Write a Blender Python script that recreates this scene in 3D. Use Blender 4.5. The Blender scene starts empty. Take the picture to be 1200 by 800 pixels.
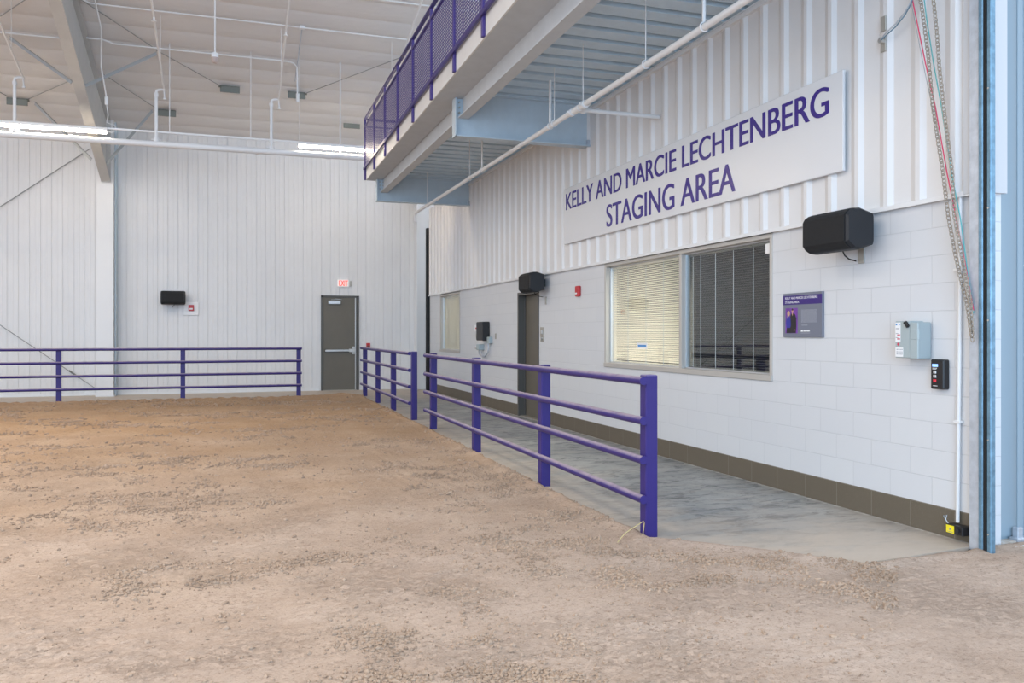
import bpy, math, random
from mathutils import Vector, Matrix, noise
random.seed(7)
COL = bpy.context.scene.collection
PI = math.pi

# ------------------------------------------------------------------ mesh builder
class MB:
    def __init__(s): s.v = []; s.f = []; s.m = []; s.sm = []
    def add(s, vs, fs, mi=0, smooth=False):
        n = len(s.v); s.v += [tuple(v) for v in vs]
        for f in fs:
            s.f.append(tuple(i + n for i in f)); s.m.append(mi); s.sm.append(smooth)
        return s
    def box(s, x0, x1, y0, y1, z0, z1, mi=0):
        x0, x1 = min(x0, x1), max(x0, x1); y0, y1 = min(y0, y1), max(y0, y1); z0, z1 = min(z0, z1), max(z0, z1)
        vs = [(x0,y0,z0),(x1,y0,z0),(x1,y1,z0),(x0,y1,z0),(x0,y0,z1),(x1,y0,z1),(x1,y1,z1),(x0,y1,z1)]
        return s.add(vs, [(0,3,2,1),(4,5,6,7),(0,1,5,4),(1,2,6,5),(2,3,7,6),(3,0,4,7)], mi)
    def cbox(s, x0, x1, y0, y1, z0, z1, c=0.004, mi=0):
        """box with chamfered edges (outline in YZ/XZ/XY all softened)"""
        x0, x1 = min(x0, x1), max(x0, x1); y0, y1 = min(y0, y1), max(y0, y1); z0, z1 = min(z0, z1), max(z0, z1)
        c = min(c, (x1-x0)*.45, (y1-y0)*.45, (z1-z0)*.45)
        vs = []; idx = {}
        for ix, (xo, xs) in enumerate(((x0, 1), (x1, -1))):
            for iy, (yo, ys) in enumerate(((y0, 1), (y1, -1))):
                for iz, (zo, zs) in enumerate(((z0, 1), (z1, -1))):
                    for a in range(3):
                        p = [xo + xs*c, yo + ys*c, zo + zs*c]
                        p[a] = (xo, yo, zo)[a]
                        idx[(ix, iy, iz, a)] = len(vs); vs.append(p)
        fs = []
        def q(*k): fs.append(tuple(idx[i] for i in k))
        for b in (0, 1):
            q((b,0,0,0),(b,1,0,0),(b,1,1,0),(b,0,1,0)); q((0,b,0,1),(1,b,0,1),(1,b,1,1),(0,b,1,1)); q((0,0,b,2),(1,0,b,2),(1,1,b,2),(0,1,b,2))
        for i in (0, 1):
            for j in (0, 1):
                q((i,j,0,0),(i,j,1,0),(i,j,1,1),(i,j,0,1)); q((i,0,j,0),(i,1,j,0),(i,1,j,2),(i,0,j,2)); q((0,i,j,1),(1,i,j,1),(1,i,j,2),(0,i,j,2))
                for k in (0, 1): q((i,j,k,0),(i,j,k,1),(i,j,k,2))
        return s.add(vs, fs, mi)
    def bar(s, a, b, w, h, mi=0, up=(0,0,1)):
        a = Vector(a); b = Vector(b); d = (b - a).normalized(); u = Vector(up)
        if abs(d.dot(u)) > .98: u = Vector((0,1,0))
        r = d.cross(u).normalized(); u = r.cross(d).normalized()
        vs = []
        for p in (a, b):
            for i, j in ((-1,-1),(1,-1),(1,1),(-1,1)): vs.append(p + r*i*w/2 + u*j*h/2)
        return s.add(vs, [(0,3,2,1),(4,5,6,7),(0,1,5,4),(1,2,6,5),(2,3,7,6),(3,0,4,7)], mi)
    def tube(s, pts, r, n=12, mi=0, caps=True, closed=False):
        pts = [Vector(p) for p in pts]; rr = r if isinstance(r, (list, tuple)) else [r]*len(pts)
        N = len(pts); vs = []; fs = []; prev = None
        for i, p in enumerate(pts):
            if closed: d = (pts[(i+1) % N] - pts[i-1]).normalized()
            else: d = (pts[min(i+1, N-1)] - pts[max(i-1, 0)]).normalized()
            if prev is None:
                u = Vector((0,0,1)) if abs(d.z) < .9 else Vector((0,1,0))
                u = (u - d*u.dot(d)).normalized()
            else:
                u = (prev - d*prev.dot(d)).normalized()
            prev = u; w = d.cross(u)
            for k in range(n):
                a = 2*PI*k/n; vs.append(p + (u*math.cos(a) + w*math.sin(a))*rr[i])
        for i in range(N if closed else N-1):
            j = (i+1) % N
            for k in range(n):
                fs.append((i*n+k, i*n+(k+1) % n, j*n+(k+1) % n, j*n+k))
        s.add(vs, fs, mi, True)
        if caps and not closed:
            s.add(vs[:n], [tuple(range(n))[::-1]], mi); s.add(vs[-n:], [tuple(range(n))], mi)
        return s
    def cyl(s, a, b, r, n=16, mi=0): return s.tube([a, b], r, n, mi)
    def extrude(s, prof, axis, a0, a1, mi=0, closed=True, smooth=False):
        """prof: 2D points in the two other axes (in x,y,z order); extruded along axis from a0 to a1"""
        def mk(p, a):
            if axis == 'x': return (a, p[0], p[1])
            if axis == 'y': return (p[0], a, p[1])
            return (p[0], p[1], a)
        n = len(prof); vs = [mk(p, a0) for p in prof] + [mk(p, a1) for p in prof]
        fs = [(i, (i+1) % n, (i+1) % n + n, i + n) for i in range(n if closed else n-1)]
        s.add(vs, fs, mi, smooth)
        if closed:
            s.add([mk(p, a0) for p in prof], [tuple(range(n))[::-1]], mi); s.add([mk(p, a1) for p in prof], [tuple(range(n))], mi)
        return s
    def build(s, name, mats, parent=None, base='bottom', **kw):
        """one mesh object; vertices are given in world coordinates, the origin goes to the base of the shape"""
        xs = [v[0] for v in s.v]; ys = [v[1] for v in s.v]; zs = [v[2] for v in s.v]
        o0 = Vector(((min(xs)+max(xs))/2, (min(ys)+max(ys))/2, min(zs) if base == 'bottom' else (min(zs)+max(zs))/2))
        if base == 'world': o0 = Vector((0,0,0))
        me = bpy.data.meshes.new(name)
        me.from_pydata([tuple(Vector(v) - o0) for v in s.v], [], s.f)
        if not isinstance(mats, (list, tuple)): mats = [mats]
        for m in mats: me.materials.append(m)
        for p, mi, sm in zip(me.polygons, s.m, s.sm): p.material_index = mi; p.use_smooth = sm
        if kw.pop('recalc', True):
            import bmesh
            bm = bmesh.new(); bm.from_mesh(me); bmesh.ops.recalc_face_normals(bm, faces=bm.faces); bm.to_mesh(me); bm.free()
        ob = bpy.data.objects.new(name, me); COL.objects.link(ob)
        if parent is not None:
            ob.parent = parent; ob.location = o0 - wloc(parent)
        else: ob.location = o0
        tag(ob, **kw); return ob

def wloc(o):
    l = Vector(o.location)
    while o.parent is not None: o = o.parent; l += Vector(o.location)
    return l
def tag(o, label=None, cat=None, group=None, kind=None):
    if label: o['label'] = label
    if cat: o['category'] = cat
    if group: o['group'] = group
    if kind: o['kind'] = kind
def thing(name, loc, label, cat, group=None, kind=None):
    o = bpy.data.objects.new(name, None); COL.objects.link(o); o.location = loc; o.empty_display_size = .1
    tag(o, label, cat, group, kind); return o
def copy_tree(o, parent=None):
    c = o.copy(); COL.objects.link(c); c.parent = parent
    for ch in [x for x in bpy.data.objects if x.parent is o]: copy_tree(ch, c)
    return c

# ------------------------------------------------------------------ materials
def mat(name, col, rough=.5, metal=0., spec=.5, bump=0., bscale=40., var=0., vscale=3., emit=None, estr=0., dust_gleam=None, coat=0., vcol=None):
    m = bpy.data.materials.new(name); m.use_nodes = True; nt = m.node_tree; N = nt.nodes; L = nt.links
    b = N['Principled BSDF']; b.inputs['Roughness'].default_value = rough; b.inputs['Metallic'].default_value = metal
    b.inputs['Specular IOR Level'].default_value = spec; b.inputs['Base Color'].default_value = (*col, 1)
    b.inputs['Coat Weight'].default_value = coat
    tc = N.new('ShaderNodeTexCoord'); last = None
    if var:
        n = N.new('ShaderNodeTexNoise'); n.inputs['Scale'].default_value = vscale; n.inputs['Detail'].default_value = 6; n.inputs['Roughness'].default_value = .6
        L.new(tc.outputs['Object'], n.inputs['Vector'])
        r = N.new('ShaderNodeMapRange'); r.inputs['From Min'].default_value = .3; r.inputs['From Max'].default_value = .7
        L.new(n.outputs['Fac'], r.inputs['Value'])
        mx = N.new('ShaderNodeMix'); mx.data_type = 'RGBA'
        mx.inputs[6].default_value = (*[c*(1-var) for c in col], 1); mx.inputs[7].default_value = (*(vcol or [min(1, c*(1+var)) for c in col]), 1)
        L.new(r.outputs['Result'], mx.inputs[0]); L.new(mx.outputs[2], b.inputs['Base Color']); last = mx.outputs[2]
    if dust_gleam:   # upward faces: settled dust plus a painted gleam of lights above
        g = N.new('ShaderNodeNewGeometry'); sp = N.new('ShaderNodeSeparateXYZ'); L.new(g.outputs['Normal'], sp.inputs[0])
        r = N.new('ShaderNodeMapRange'); r.inputs['From Min'].default_value = .25; r.inputs['From Max'].default_value = .95; r.inputs['To Max'].default_value = dust_gleam[3]
        L.new(sp.outputs['Z'], r.inputs['Value'])
        n = N.new('ShaderNodeTexNoise'); n.inputs['Scale'].default_value = 9; n.inputs['Detail'].default_value = 5; L.new(tc.outputs['Object'], n.inputs['Vector'])
        r2 = N.new('ShaderNodeMapRange'); r2.inputs['From Min'].default_value = .3; r2.inputs['From Max'].default_value = .55; r2.inputs['To Min'].default_value = .55
        L.new(n.outputs['Fac'], r2.inputs['Value'])
        mu = N.new('ShaderNodeMath'); mu.operation = 'MULTIPLY'; L.new(r.outputs['Result'], mu.inputs[0]); L.new(r2.outputs['Result'], mu.inputs[1])
        mx = N.new('ShaderNodeMix'); mx.data_type = 'RGBA'; mx.inputs[6].default_value = (*col, 1); mx.inputs[7].default_value = (*dust_gleam[:3], 1)
        if last is not None: L.new(last, mx.inputs[6])
        L.new(mu.outputs[0], mx.inputs[0]); L.new(mx.outputs[2], b.inputs['Base Color'])
    if bump:
        n = N.new('ShaderNodeTexNoise'); n.inputs['Scale'].default_value = bscale; n.inputs['Detail'].default_value = 5
        L.new(tc.outputs['Object'], n.inputs['Vector'])
        bp = N.new('ShaderNodeBump'); bp.inputs['Strength'].default_value = bump; bp.inputs['Distance'].default_value = .01
        L.new(n.outputs['Fac'], bp.inputs['Height']); L.new(bp.outputs['Normal'], b.inputs['Normal'])
    if emit:
        b.inputs['Emission Color'].default_value = (*emit, 1); b.inputs['Emission Strength'].default_value = estr
    return m

M = dict(
    panel=mat('white metal wall panel', (.70,.70,.705), .42, var=.03, vscale=1.2),
    trim=mat('white metal trim', (.73,.74,.75), .4),
    steel=mat('light grey painted steel', (.50,.505,.50), .5, var=.05, vscale=4),
    steelb=mat('pale blue grey primed steel', (.47,.56,.63), .45, var=.05, vscale=5),
    deck=mat('galvanised deck', (.52,.63,.71), .38, metal=.1, var=.05, vscale=8),  # blue of the reflected daylight is put into the colour
    soffit=mat('grey bent steel soffit', (.50,.53,.56), .55, var=.05, vscale=5, bump=.1, bscale=90),
    fascia=mat('white slab edge', (.68,.68,.67), .5, var=.04, vscale=4),
    pipe=mat('white painted pipe', (.74,.745,.75), .4),
    purple=mat('purple enamel', (.024,.012,.150), .45, var=.06, vscale=5, dust_gleam=(.47,.39,.44,.85)),
    purplep=mat('purple enamel post', (.024,.012,.150), .45, var=.05, vscale=6, dust_gleam=(.33,.28,.42,.7)),
    purplem=mat('purple painted wire mesh', (.060,.038,.20), .45),
    black=mat('black speaker shell', (.012,.014,.018), .55, bump=.15, bscale=250),
    grille=mat('black speaker grille', (.007,.008,.010), .75, bump=.4, bscale=500),
    blackp=mat('black plastic', (.010,.010,.012), .4),
    darkfr=mat('dark taupe frame', (.085,.082,.075), .45),
    leaf=mat('taupe door leaf', (.125,.112,.088), .45, var=.05, vscale=3),
    brown=mat('brown painted block', (.135,.112,.080), .6),
    alu=mat('brushed aluminium', (.62,.63,.64), .35, metal=.6),
    winfr=mat('tan grey window frame', (.48,.46,.43), .45, metal=.15),
    chrome=mat('bright steel', (.58,.56,.53), .3, metal=.8),
    red=mat('red enamel', (.50,.025,.03), .4),
    redlens=mat('red button', (.75,.03,.05), .4),
    white=mat('white plastic', (.80,.80,.80), .4),
    sign=mat('white sign board', (.68,.69,.71), .24, spec=.4),
    signpurple=mat('purple sign lettering', (.034,.016,.215), .25),
    galv=mat('galvanised steel', (.50,.54,.60), .45, metal=.35, var=.14, vscale=14),
    track=mat('blue grey galvanised track', (.15,.27,.37), .4, metal=.45, var=.25, vscale=22),
    blackstrip=mat('matt black strip', (.006,.007,.009), .8),
    chain=mat('steel chain', (.36,.31,.25), .4, metal=.5),
    redrope=mat('red cord', (.75,.07,.16), .7), greenrope=mat('green cord', (.12,.45,.45), .7), greyrope=mat('grey cord', (.35,.38,.4), .6),
    disc=mat('light grey enclosure', (.36,.43,.45), .45),
    label=mat('printed paper label', (.80,.82,.84), .5), ink=mat('grey print', (.25,.27,.33), .6), inkred=mat('red print', (.6,.06,.10), .6),
    blueink=mat('blue print', (.05,.25,.6), .6), yellow=mat('yellow label', (.85,.72,.02), .5),
    lcd=mat('lit blue screen', (.1,.2,.6), .3, emit=(.25,.42,1.), estr=1.1),
    plaqueg=mat('slate plaque face', (.16,.175,.225), .4), plaqueb=mat('plaque purple band', (.035,.012,.17), .35),
    portrait=mat('portrait backdrop', (.17,.045,.33), .4, var=.4, vscale=10), skin=mat('printed skin tone', (.55,.30,.22), .5), blond=mat('printed blond hair', (.60,.42,.22), .5),
    suit=mat('printed dark suit', (.012,.012,.016), .5), blouse=mat('printed blue dress', (.03,.03,.30), .5), hair=mat('printed dark hair', (.05,.03,.02), .5),
    plate=mat('stainless wall plate', (.42,.40,.36), .4, metal=.5), platedark=mat('grey steel clip', (.17,.18,.16), .5, metal=.3),
    slat=mat('cream blind slat', (.87,.83,.72), .5), slatd=mat('grey blind slat', (.16,.165,.15), .5), cord=mat('pale blind cord', (.62,.70,.76), .5),
    room=mat('dark room finish', (.085,.088,.078), .8),
    exitw=mat('exit sign face', (.86,.84,.82), .4, emit=(1,.9,.88), estr=.10), exitr=mat('lit exit letters', (.8,.06,.03), .4, emit=(1,.05,.02), estr=.7),
    lamp=mat('glowing tube', (.9,.9,.88), .4, emit=(1,.84,.64), estr=42.),
    lampbody=mat('white fixture body', (.80,.80,.79), .4),
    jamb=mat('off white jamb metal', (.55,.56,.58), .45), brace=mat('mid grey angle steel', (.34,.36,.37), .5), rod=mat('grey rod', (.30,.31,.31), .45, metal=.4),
    straw=mat('dry straw', (.55,.45,.22), .7),
    plinth=mat('concrete footing', (.42,.41,.39), .85, var=.15, vscale=9, bump=.3, bscale=60),
    farwall=mat('pale blue metal panel', (.27,.35,.41), .45),
)

def block_material():
    m = bpy.data.materials.new('white painted concrete block'); m.use_nodes = True; nt = m.node_tree; N = nt.nodes; L = nt.links
    b = N['Principled BSDF']; b.inputs['Roughness'].default_value = .5
    tc = N.new('ShaderNodeTexCoord'); g = N.new('ShaderNodeNewGeometry'); sp = N.new('ShaderNodeSeparateXYZ'); L.new(g.outputs['Position'], sp.inputs[0])
    ad = N.new('ShaderNodeMath'); ad.operation = 'ADD'; ad.inputs[1].default_value = .052; L.new(sp.outputs['Y'], ad.inputs[0])
    xx = N.new('ShaderNodeMath'); xx.operation = 'ADD'; L.new(ad.outputs[0], xx.inputs[0]); L.new(sp.outputs['X'], xx.inputs[1])
    sb = N.new('ShaderNodeMath'); sb.operation = 'SUBTRACT'; sb.inputs[1].default_value = 4.895; L.new(xx.outputs[0], sb.inputs[0])
    cb = N.new('ShaderNodeCombineXYZ'); L.new(sb.outputs[0], cb.inputs[0]); L.new(sp.outputs['Z'], cb.inputs[1])
    br = N.new('ShaderNodeTexBrick'); br.offset = .5; br.inputs['Scale'].default_value = 1; br.inputs['Brick Width'].default_value = .4064; br.inputs['Row Height'].default_value = .2032
    br.inputs['Mortar Size'].default_value = .0045; br.inputs['Mortar Smooth'].default_value = .6; br.inputs['Bias'].default_value = 0
    br.inputs['Color1'].default_value = (.635,.655,.68,1); br.inputs['Color2'].default_value = (.62,.64,.67,1); br.inputs['Mortar'].default_value = (.56,.58,.61,1)
    L.new(cb.outputs[0], br.inputs['Vector'])
    # brown painted bottom course
    lt = N.new('ShaderNodeMath'); lt.operation = 'MULTIPLY'; lt0 = N.new('ShaderNodeMath'); lt0.operation = 'LESS_THAN'; lt0.inputs[1].default_value = .207; lx = N.new('ShaderNodeMath'); lx.operation = 'LESS_THAN'; lx.inputs[1].default_value = 4.90; L.new(sp.outputs['X'], lx.inputs[0]); L.new(lx.outputs[0], lt.inputs[1]); L.new(lt0.outputs[0], lt.inputs[0]); L.new(sp.outputs['Z'], lt0.inputs[0])
    n = N.new('ShaderNodeTexNoise'); n.inputs['Scale'].default_value = 170; n.inputs['Detail'].default_value = 3; L.new(g.outputs['Position'], n.inputs['Vector'])
    rr = N.new('ShaderNodeMapRange'); rr.inputs['From Min'].default_value = .64; rr.inputs['From Max'].default_value = .72; L.new(n.outputs['Fac'], rr.inputs['Value'])
    mb = N.new('ShaderNodeMix'); mb.data_type = 'RGBA'; mb.inputs[6].default_value = (.125,.104,.075,1); mb.inputs[7].default_value = (.26,.23,.18,1); L.new(rr.outputs['Result'], mb.inputs[0])
    mo = N.new('ShaderNodeMix'); mo.data_type = 'RGBA'; mo.inputs[7].default_value = (.20,.175,.14,1); L.new(mb.outputs[2], mo.inputs[6]); L.new(br.outputs['Fac'], mo.inputs[0])
    mx = N.new('ShaderNodeMix'); mx.data_type = 'RGBA'; L.new(lt.outputs[0], mx.inputs[0]); L.new(br.outputs['Color'], mx.inputs[6]); L.new(mo.outputs[2], mx.inputs[7])
    L.new(mx.outputs[2], b.inputs['Base Color'])
    n2 = N.new('ShaderNodeTexNoise'); n2.inputs['Scale'].default_value = 110; n2.inputs['Detail'].default_value = 4; L.new(g.outputs['Position'], n2.inputs['Vector'])
    iv = N.new('ShaderNodeMath'); iv.operation = 'MULTIPLY_ADD'; iv.inputs[1].default_value = -1.0; L.new(br.outputs['Fac'], iv.inputs[0])
    ml = N.new('ShaderNodeMath'); ml.operation = 'MULTIPLY'; ml.inputs[1].default_value = .35; L.new(n2.outputs['Fac'], ml.inputs[0]); L.new(ml.outputs[0], iv.inputs[2])
    bp = N.new('ShaderNodeBump'); bp.inputs['Strength'].default_value = .45; bp.inputs['Distance'].default_value = .004
    L.new(iv.outputs[0], bp.inputs['Height']); L.new(bp.outputs['Normal'], b.inputs['Normal'])
    return m
M['block'] = block_material()

def dirt_material():
    m = bpy.data.materials.new('arena dirt'); m.use_nodes = True; nt = m.node_tree; N = nt.nodes; L = nt.links
    b = N['Principled BSDF']; b.inputs['Roughness'].default_value = .95; b.inputs['Specular IOR Level'].default_value = .15
    g = N.new('ShaderNodeNewGeometry'); sp = N.new('ShaderNodeSeparateXYZ'); L.new(g.outputs['Position'], sp.inputs[0])
    def nz(sc, det=6, rough=.6, st=(1,1,1), dist=0):
        mp = N.new('ShaderNodeMapping'); mp.inputs['Scale'].default_value = st; L.new(g.outputs['Position'], mp.inputs['Vector'])
        n = N.new('ShaderNodeTexNoise'); n.inputs['Scale'].default_value = sc; n.inputs['Detail'].default_value = det; n.inputs['Roughness'].default_value = rough; n.inputs['Distortion'].default_value = dist
        L.new(mp.outputs[0], n.inputs['Vector']); return n.outputs['Fac']
    def mr(s, a, b_, c=0., d=1.):
        r = N.new('ShaderNodeMapRange'); r.inputs['From Min'].default_value = a; r.inputs['From Max'].default_value = b_; r.inputs['To Min'].default_value = c; r.inputs['To Max'].default_value = d
        L.new(s, r.inputs['Value']); return r.outputs['Result']
    def mix(f, a, c, mode='MIX'):
        x = N.new('ShaderNodeMix'); x.data_type = 'RGBA'; x.blend_type = mode
        for s, k in ((a, 6), (c, 7)):
            if isinstance(s, tuple): x.inputs[k].default_value = (*s, 1)
            else: L.new(s, x.inputs[k])
        if isinstance(f, float): x.inputs[0].default_value = f
        else: L.new(f, x.inputs[0])
        return x.outputs[2]
    def op(o, a, c):
        x = N.new('ShaderNodeMath'); x.operation = o
        for i, s in enumerate((a, c)):
            if isinstance(s, (int, float)): x.inputs[i].default_value = s
            else: L.new(s, x.inputs[i])
        return x.outputs[0]
    # paler near the gate; browner far off: damp footing plus painted warm light
    far = op('ADD', mr(sp.outputs['Y'], 3.5, 15.), op('MULTIPLY', op('SUBTRACT', nz(.35, 3), .5), 1.1))
    far = mr(far, 0., 1.)
    base = mix(far, (.47,.365,.295), (.415,.272,.163))
    base = mix(mr(nz(1.3, 5, .6), .42, .66), base, mix(far, (.54,.43,.355), (.475,.33,.212)))
    patch0 = op('MULTIPLY', mr(nz(.7, 5, .65, (1,1.4,1)), .40, .62), mr(nz(2.6, 5, .7), .36, .60))
    amt = op('ADD', op('MULTIPLY', patch0, .42), .24)
    clod_shade = mix(far, (.25,.175,.130), (.20,.115,.058))
    s2 = mr(nz(7., 10, .76, (1,1.35,1), .3), .555, .60); s1 = mr(nz(21, 8, .72, (1,1.2,1)), .56, .605); s0 = mr(nz(44, 6, .7), .585, .62)  # speck masks: shadows of small clods painted into the dirt colour
    base = mix(op('MULTIPLY', s2, op('MULTIPLY', amt, .62)), base, clod_shade)
    base = mix(op('MULTIPLY', s1, amt), base, clod_shade)
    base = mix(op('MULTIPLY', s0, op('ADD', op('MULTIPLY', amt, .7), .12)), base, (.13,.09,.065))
    v = N.new('ShaderNodeTexVoronoi'); v.inputs['Scale'].default_value = 38; L.new(g.outputs['Position'], v.inputs['Vector'])
    cr = op('MULTIPLY', mr(v.outputs['Distance'], .20, .34, 1., 0.), mr(nz(6, 4, .6), .50, .62))
    base = mix(op('MULTIPLY', cr, .25), base, mix(far, (.60,.49,.40), (.47,.33,.21)))
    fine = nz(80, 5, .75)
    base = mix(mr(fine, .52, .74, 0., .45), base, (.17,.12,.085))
    base = mix(mr(nz(60, 4, .7), .54, .72, 0., .4), base, (.64,.52,.43))
    L.new(base, b.inputs['Base Color'])
    patch = mr(nz(.9, 4, .6, (1,1.3,1)), .46, .60)
    h = op('ADD', op('MULTIPLY', nz(14, 8, .72), .7), op('MULTIPLY', nz(70, 5, .7), .25))
    h2 = op('MULTIPLY', mr(nz(19, 6, .8, (1,1,1), 1.2), .46, .72), op('ADD', op('MULTIPLY', patch, .30), .22))
    hh = op('ADD', h, h2)
    bp = N.new('ShaderNodeBump'); bp.inputs['Strength'].default_value = 1.; bp.inputs['Distance'].default_value = .012
    L.new(hh, bp.inputs['Height']); L.new(bp.outputs['Normal'], b.inputs['Normal'])
    return m
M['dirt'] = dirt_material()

def concrete_material():
    m = bpy.data.materials.new('dusty concrete slab'); m.use_nodes = True; nt = m.node_tree; N = nt.nodes; L = nt.links
    b = N['Principled BSDF']; b.inputs['Roughness'].default_value = .55; b.inputs['Specular IOR Level'].default_value = .4
    g = N.new('ShaderNodeNewGeometry'); sp = N.new('ShaderNodeSeparateXYZ'); L.new(g.outputs['Position'], sp.inputs[0])
    def nz(sc, det=6, rough=.6, st=(1,1,1), dist=0):
        mp = N.new('ShaderNodeMapping'); mp.inputs['Scale'].default_value = st; L.new(g.outputs['Position'], mp.inputs['Vector'])
        n = N.new('ShaderNodeTexNoise'); n.inputs['Scale'].default_value = sc; n.inputs['Detail'].default_value = det; n.inputs['Roughness'].default_value = rough; n.inputs['Distortion'].default_value = dist
        L.new(mp.outputs[0], n.inputs['Vector']); return n.outputs['Fac']
    def mr(s, a, b_, c=0., d=1.):
        r = N.new('ShaderNodeMapRange'); r.inputs['From Min'].default_value = a; r.inputs['From Max'].default_value = b_; r.inputs['To Min'].default_value = c; r.inputs['To Max'].default_value = d
        L.new(s, r.inputs['Value']); return r.outputs['Result']
    def mix(f, a, c):
        x = N.new('ShaderNodeMix'); x.data_type = 'RGBA'
        for s, k in ((a, 6), (c, 7)):
            if isinstance(s, tuple): x.inputs[k].default_value = (*s, 1)
            else: L.new(s, x.inputs[k])
        L.new(f, x.inputs[0]); return x.outputs[2]
    def op(o, a, c):
        x = N.new('ShaderNodeMath'); x.operation = o
        for i, s in enumerate((a, c)):
            if isinstance(s, (int, float)): x.inputs[i].default_value = s
            else: L.new(s, x.inputs[i])
        return x.outputs[0]
    base = mix(mr(nz(1.2, 6, .65), .35, .65), (.235,.25,.255), (.40,.405,.395))
    base = mix(mr(nz(4.5, 10, .78, (.7,1.6,1), 1.), .48, .60, 0., .85), base, (.105,.115,.12))
    # tracked-in dust: thickest along the edges where the slab meets the dirt, and in front of the near end
    e1 = mr(sp.outputs['Y'], 4.2, 6.2, 1.25, .1)
    e2 = mr(sp.outputs['X'], 2.9, 3.9, .75, 0.)
    e3 = mr(sp.outputs['Y'], 16.5, 20., 0., .9)
    e = op('MAXIMUM', op('MAXIMUM', e1, e2), e3)
    e = op('ADD', e, op('MULTIPLY', op('SUBTRACT', nz(2.2, 7, .7, (.8,1.5,1), .5), .5), 1.5))
    base = mix(mr(e, .1, 1.0, 0., .9), base, (.52,.44,.36))
    # mortar dust line beside the wall
    w = op('MULTIPLY', mr(sp.outputs['X'], 4.85, 4.875), mr(nz(9, 5, .7), .45, .6))
    base = mix(w, base, (.62,.60,.57))
    L.new(base, b.inputs['Base Color'])
    bp = N.new('ShaderNodeBump'); bp.inputs['Strength'].default_value = .25; bp.inputs['Distance'].default_value = .006
    L.new(nz(22, 7, .7), bp.inputs['Height']); L.new(bp.outputs['Normal'], b.inputs['Normal'])
    return m
M['concrete'] = concrete_material()
M['clod'] = mat('crumbly dirt clod', (.365,.27,.20), .95, spec=.1, var=.25, vscale=1.7)

def ceiling_material():
    m = bpy.data.materials.new('white vinyl insulation facing'); m.use_nodes = True; nt = m.node_tree; N = nt.nodes; L = nt.links
    b = N['Principled BSDF']; b.inputs['Roughness'].default_value = .6; b.inputs['Base Color'].default_value = (.67,.66,.655,1)
    tc = N.new('ShaderNodeTexCoord')
    n = N.new('ShaderNodeTexNoise'); n.inputs['Scale'].default_value = 2.2; n.inputs['Detail'].default_value = 7; n.inputs['Roughness'].default_value = .65
    mp = N.new('ShaderNodeMapping'); mp.inputs['Scale'].default_value = (.5,2.2,1); L.new(tc.outputs['Object'], mp.inputs['Vector']); L.new(mp.outputs[0], n.inputs['Vector'])
    bp = N.new('ShaderNodeBump'); bp.inputs['Strength'].default_value = .35; bp.inputs['Distance'].default_value = .05
    L.new(n.outputs['Fac'], bp.inputs['Height']); L.new(bp.outputs['Normal'], b.inputs['Normal'])
    return m
M['ceil'] = ceiling_material()

def glass_material(tint=(1,1,1), strength=1.):
    m = bpy.data.materials.new('window glass'); m.use_nodes = True; nt = m.node_tree; N = nt.nodes; L = nt.links
    for n in list(N):
        if n.type != 'OUTPUT_MATERIAL': N.remove(n)
    out = [n for n in N if n.type == 'OUTPUT_MATERIAL'][0]
    t = N.new('ShaderNodeBsdfTransparent'); t.inputs[0].default_value = (*tint, 1)
    gl = N.new('ShaderNodeBsdfGlossy'); gl.inputs['Roughness'].default_value = .0
    fr = N.new('ShaderNodeFresnel'); fr.inputs['IOR'].default_value = 1.55; gg = N.new('ShaderNodeNewGeometry'); ir = N.new('ShaderNodeMapRange'); ir.inputs['To Min'].default_value = 1.55; ir.inputs['To Max'].default_value = 1/1.55; L.new(gg.outputs['Backfacing'], ir.inputs['Value']); L.new(ir.outputs['Result'], fr.inputs['IOR'])
    mx = N.new('ShaderNodeMixShader'); L.new(fr.outputs[0], mx.inputs[0]); L.new(t.outputs[0], mx.inputs[1]); L.new(gl.outputs[0], mx.inputs[2]); L.new(mx.outputs[0], out.inputs[0])
    return m
M['glass'] = glass_material((.975,.98,.965))

# ------------------------------------------------------------------ the place (metres; x right, y away, z up)
WX = 4.895      # face of the staging area wall
YB = 21.95      # face of the far wall
ST = dict(kind='structure')
def roof_z(y): return 6.36 + .25*(YB - y)
def rx(y): return 2.58 + .0102*(y - 8.61)     # mezzanine edge runs very slightly out of parallel

# --- dirt floor
SLAB = [(2.86,5.30),(3.22,4.98),(3.55,4.70),(3.84,4.33),(4.05,4.34),(4.45,4.38),(4.90,4.43),(9,4.43),(9,24),(-40,24),(-40,19.87),(1.55,19.87),(2.2,20.15),(2.6,20.60),(2.93,19.95),(2.99,19.66),(2.95,17.6),(2.92,14.0),(2.92,12.5),(2.88,9.9),(2.86,7.5)]
def sdf(x, y):
    best = 1e9; inside = False; n = len(SLAB)
    for i in range(n):
        ax, ay = SLAB[i]; bx, by = SLAB[(i+1) % n]
        dx, dy = bx-ax, by-ay; t = ((x-ax)*dx + (y-ay)*dy)/(dx*dx+dy*dy); t = 0 if t < 0 else 1 if t > 1 else t
        d = (x-ax-t*dx)**2 + (y-ay-t*dy)**2
        if d < best: best = d
        if (ay > y) != (by > y) and x < (bx-ax)*(y-ay)/(by-ay)+ax: inside = not inside
    return -math.sqrt(best) if inside else math.sqrt(best)
def span(a, b, st):
    n = max(1, round((b-a)/st)); return [a + (b-a)*i/n for i in range(n)]
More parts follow.
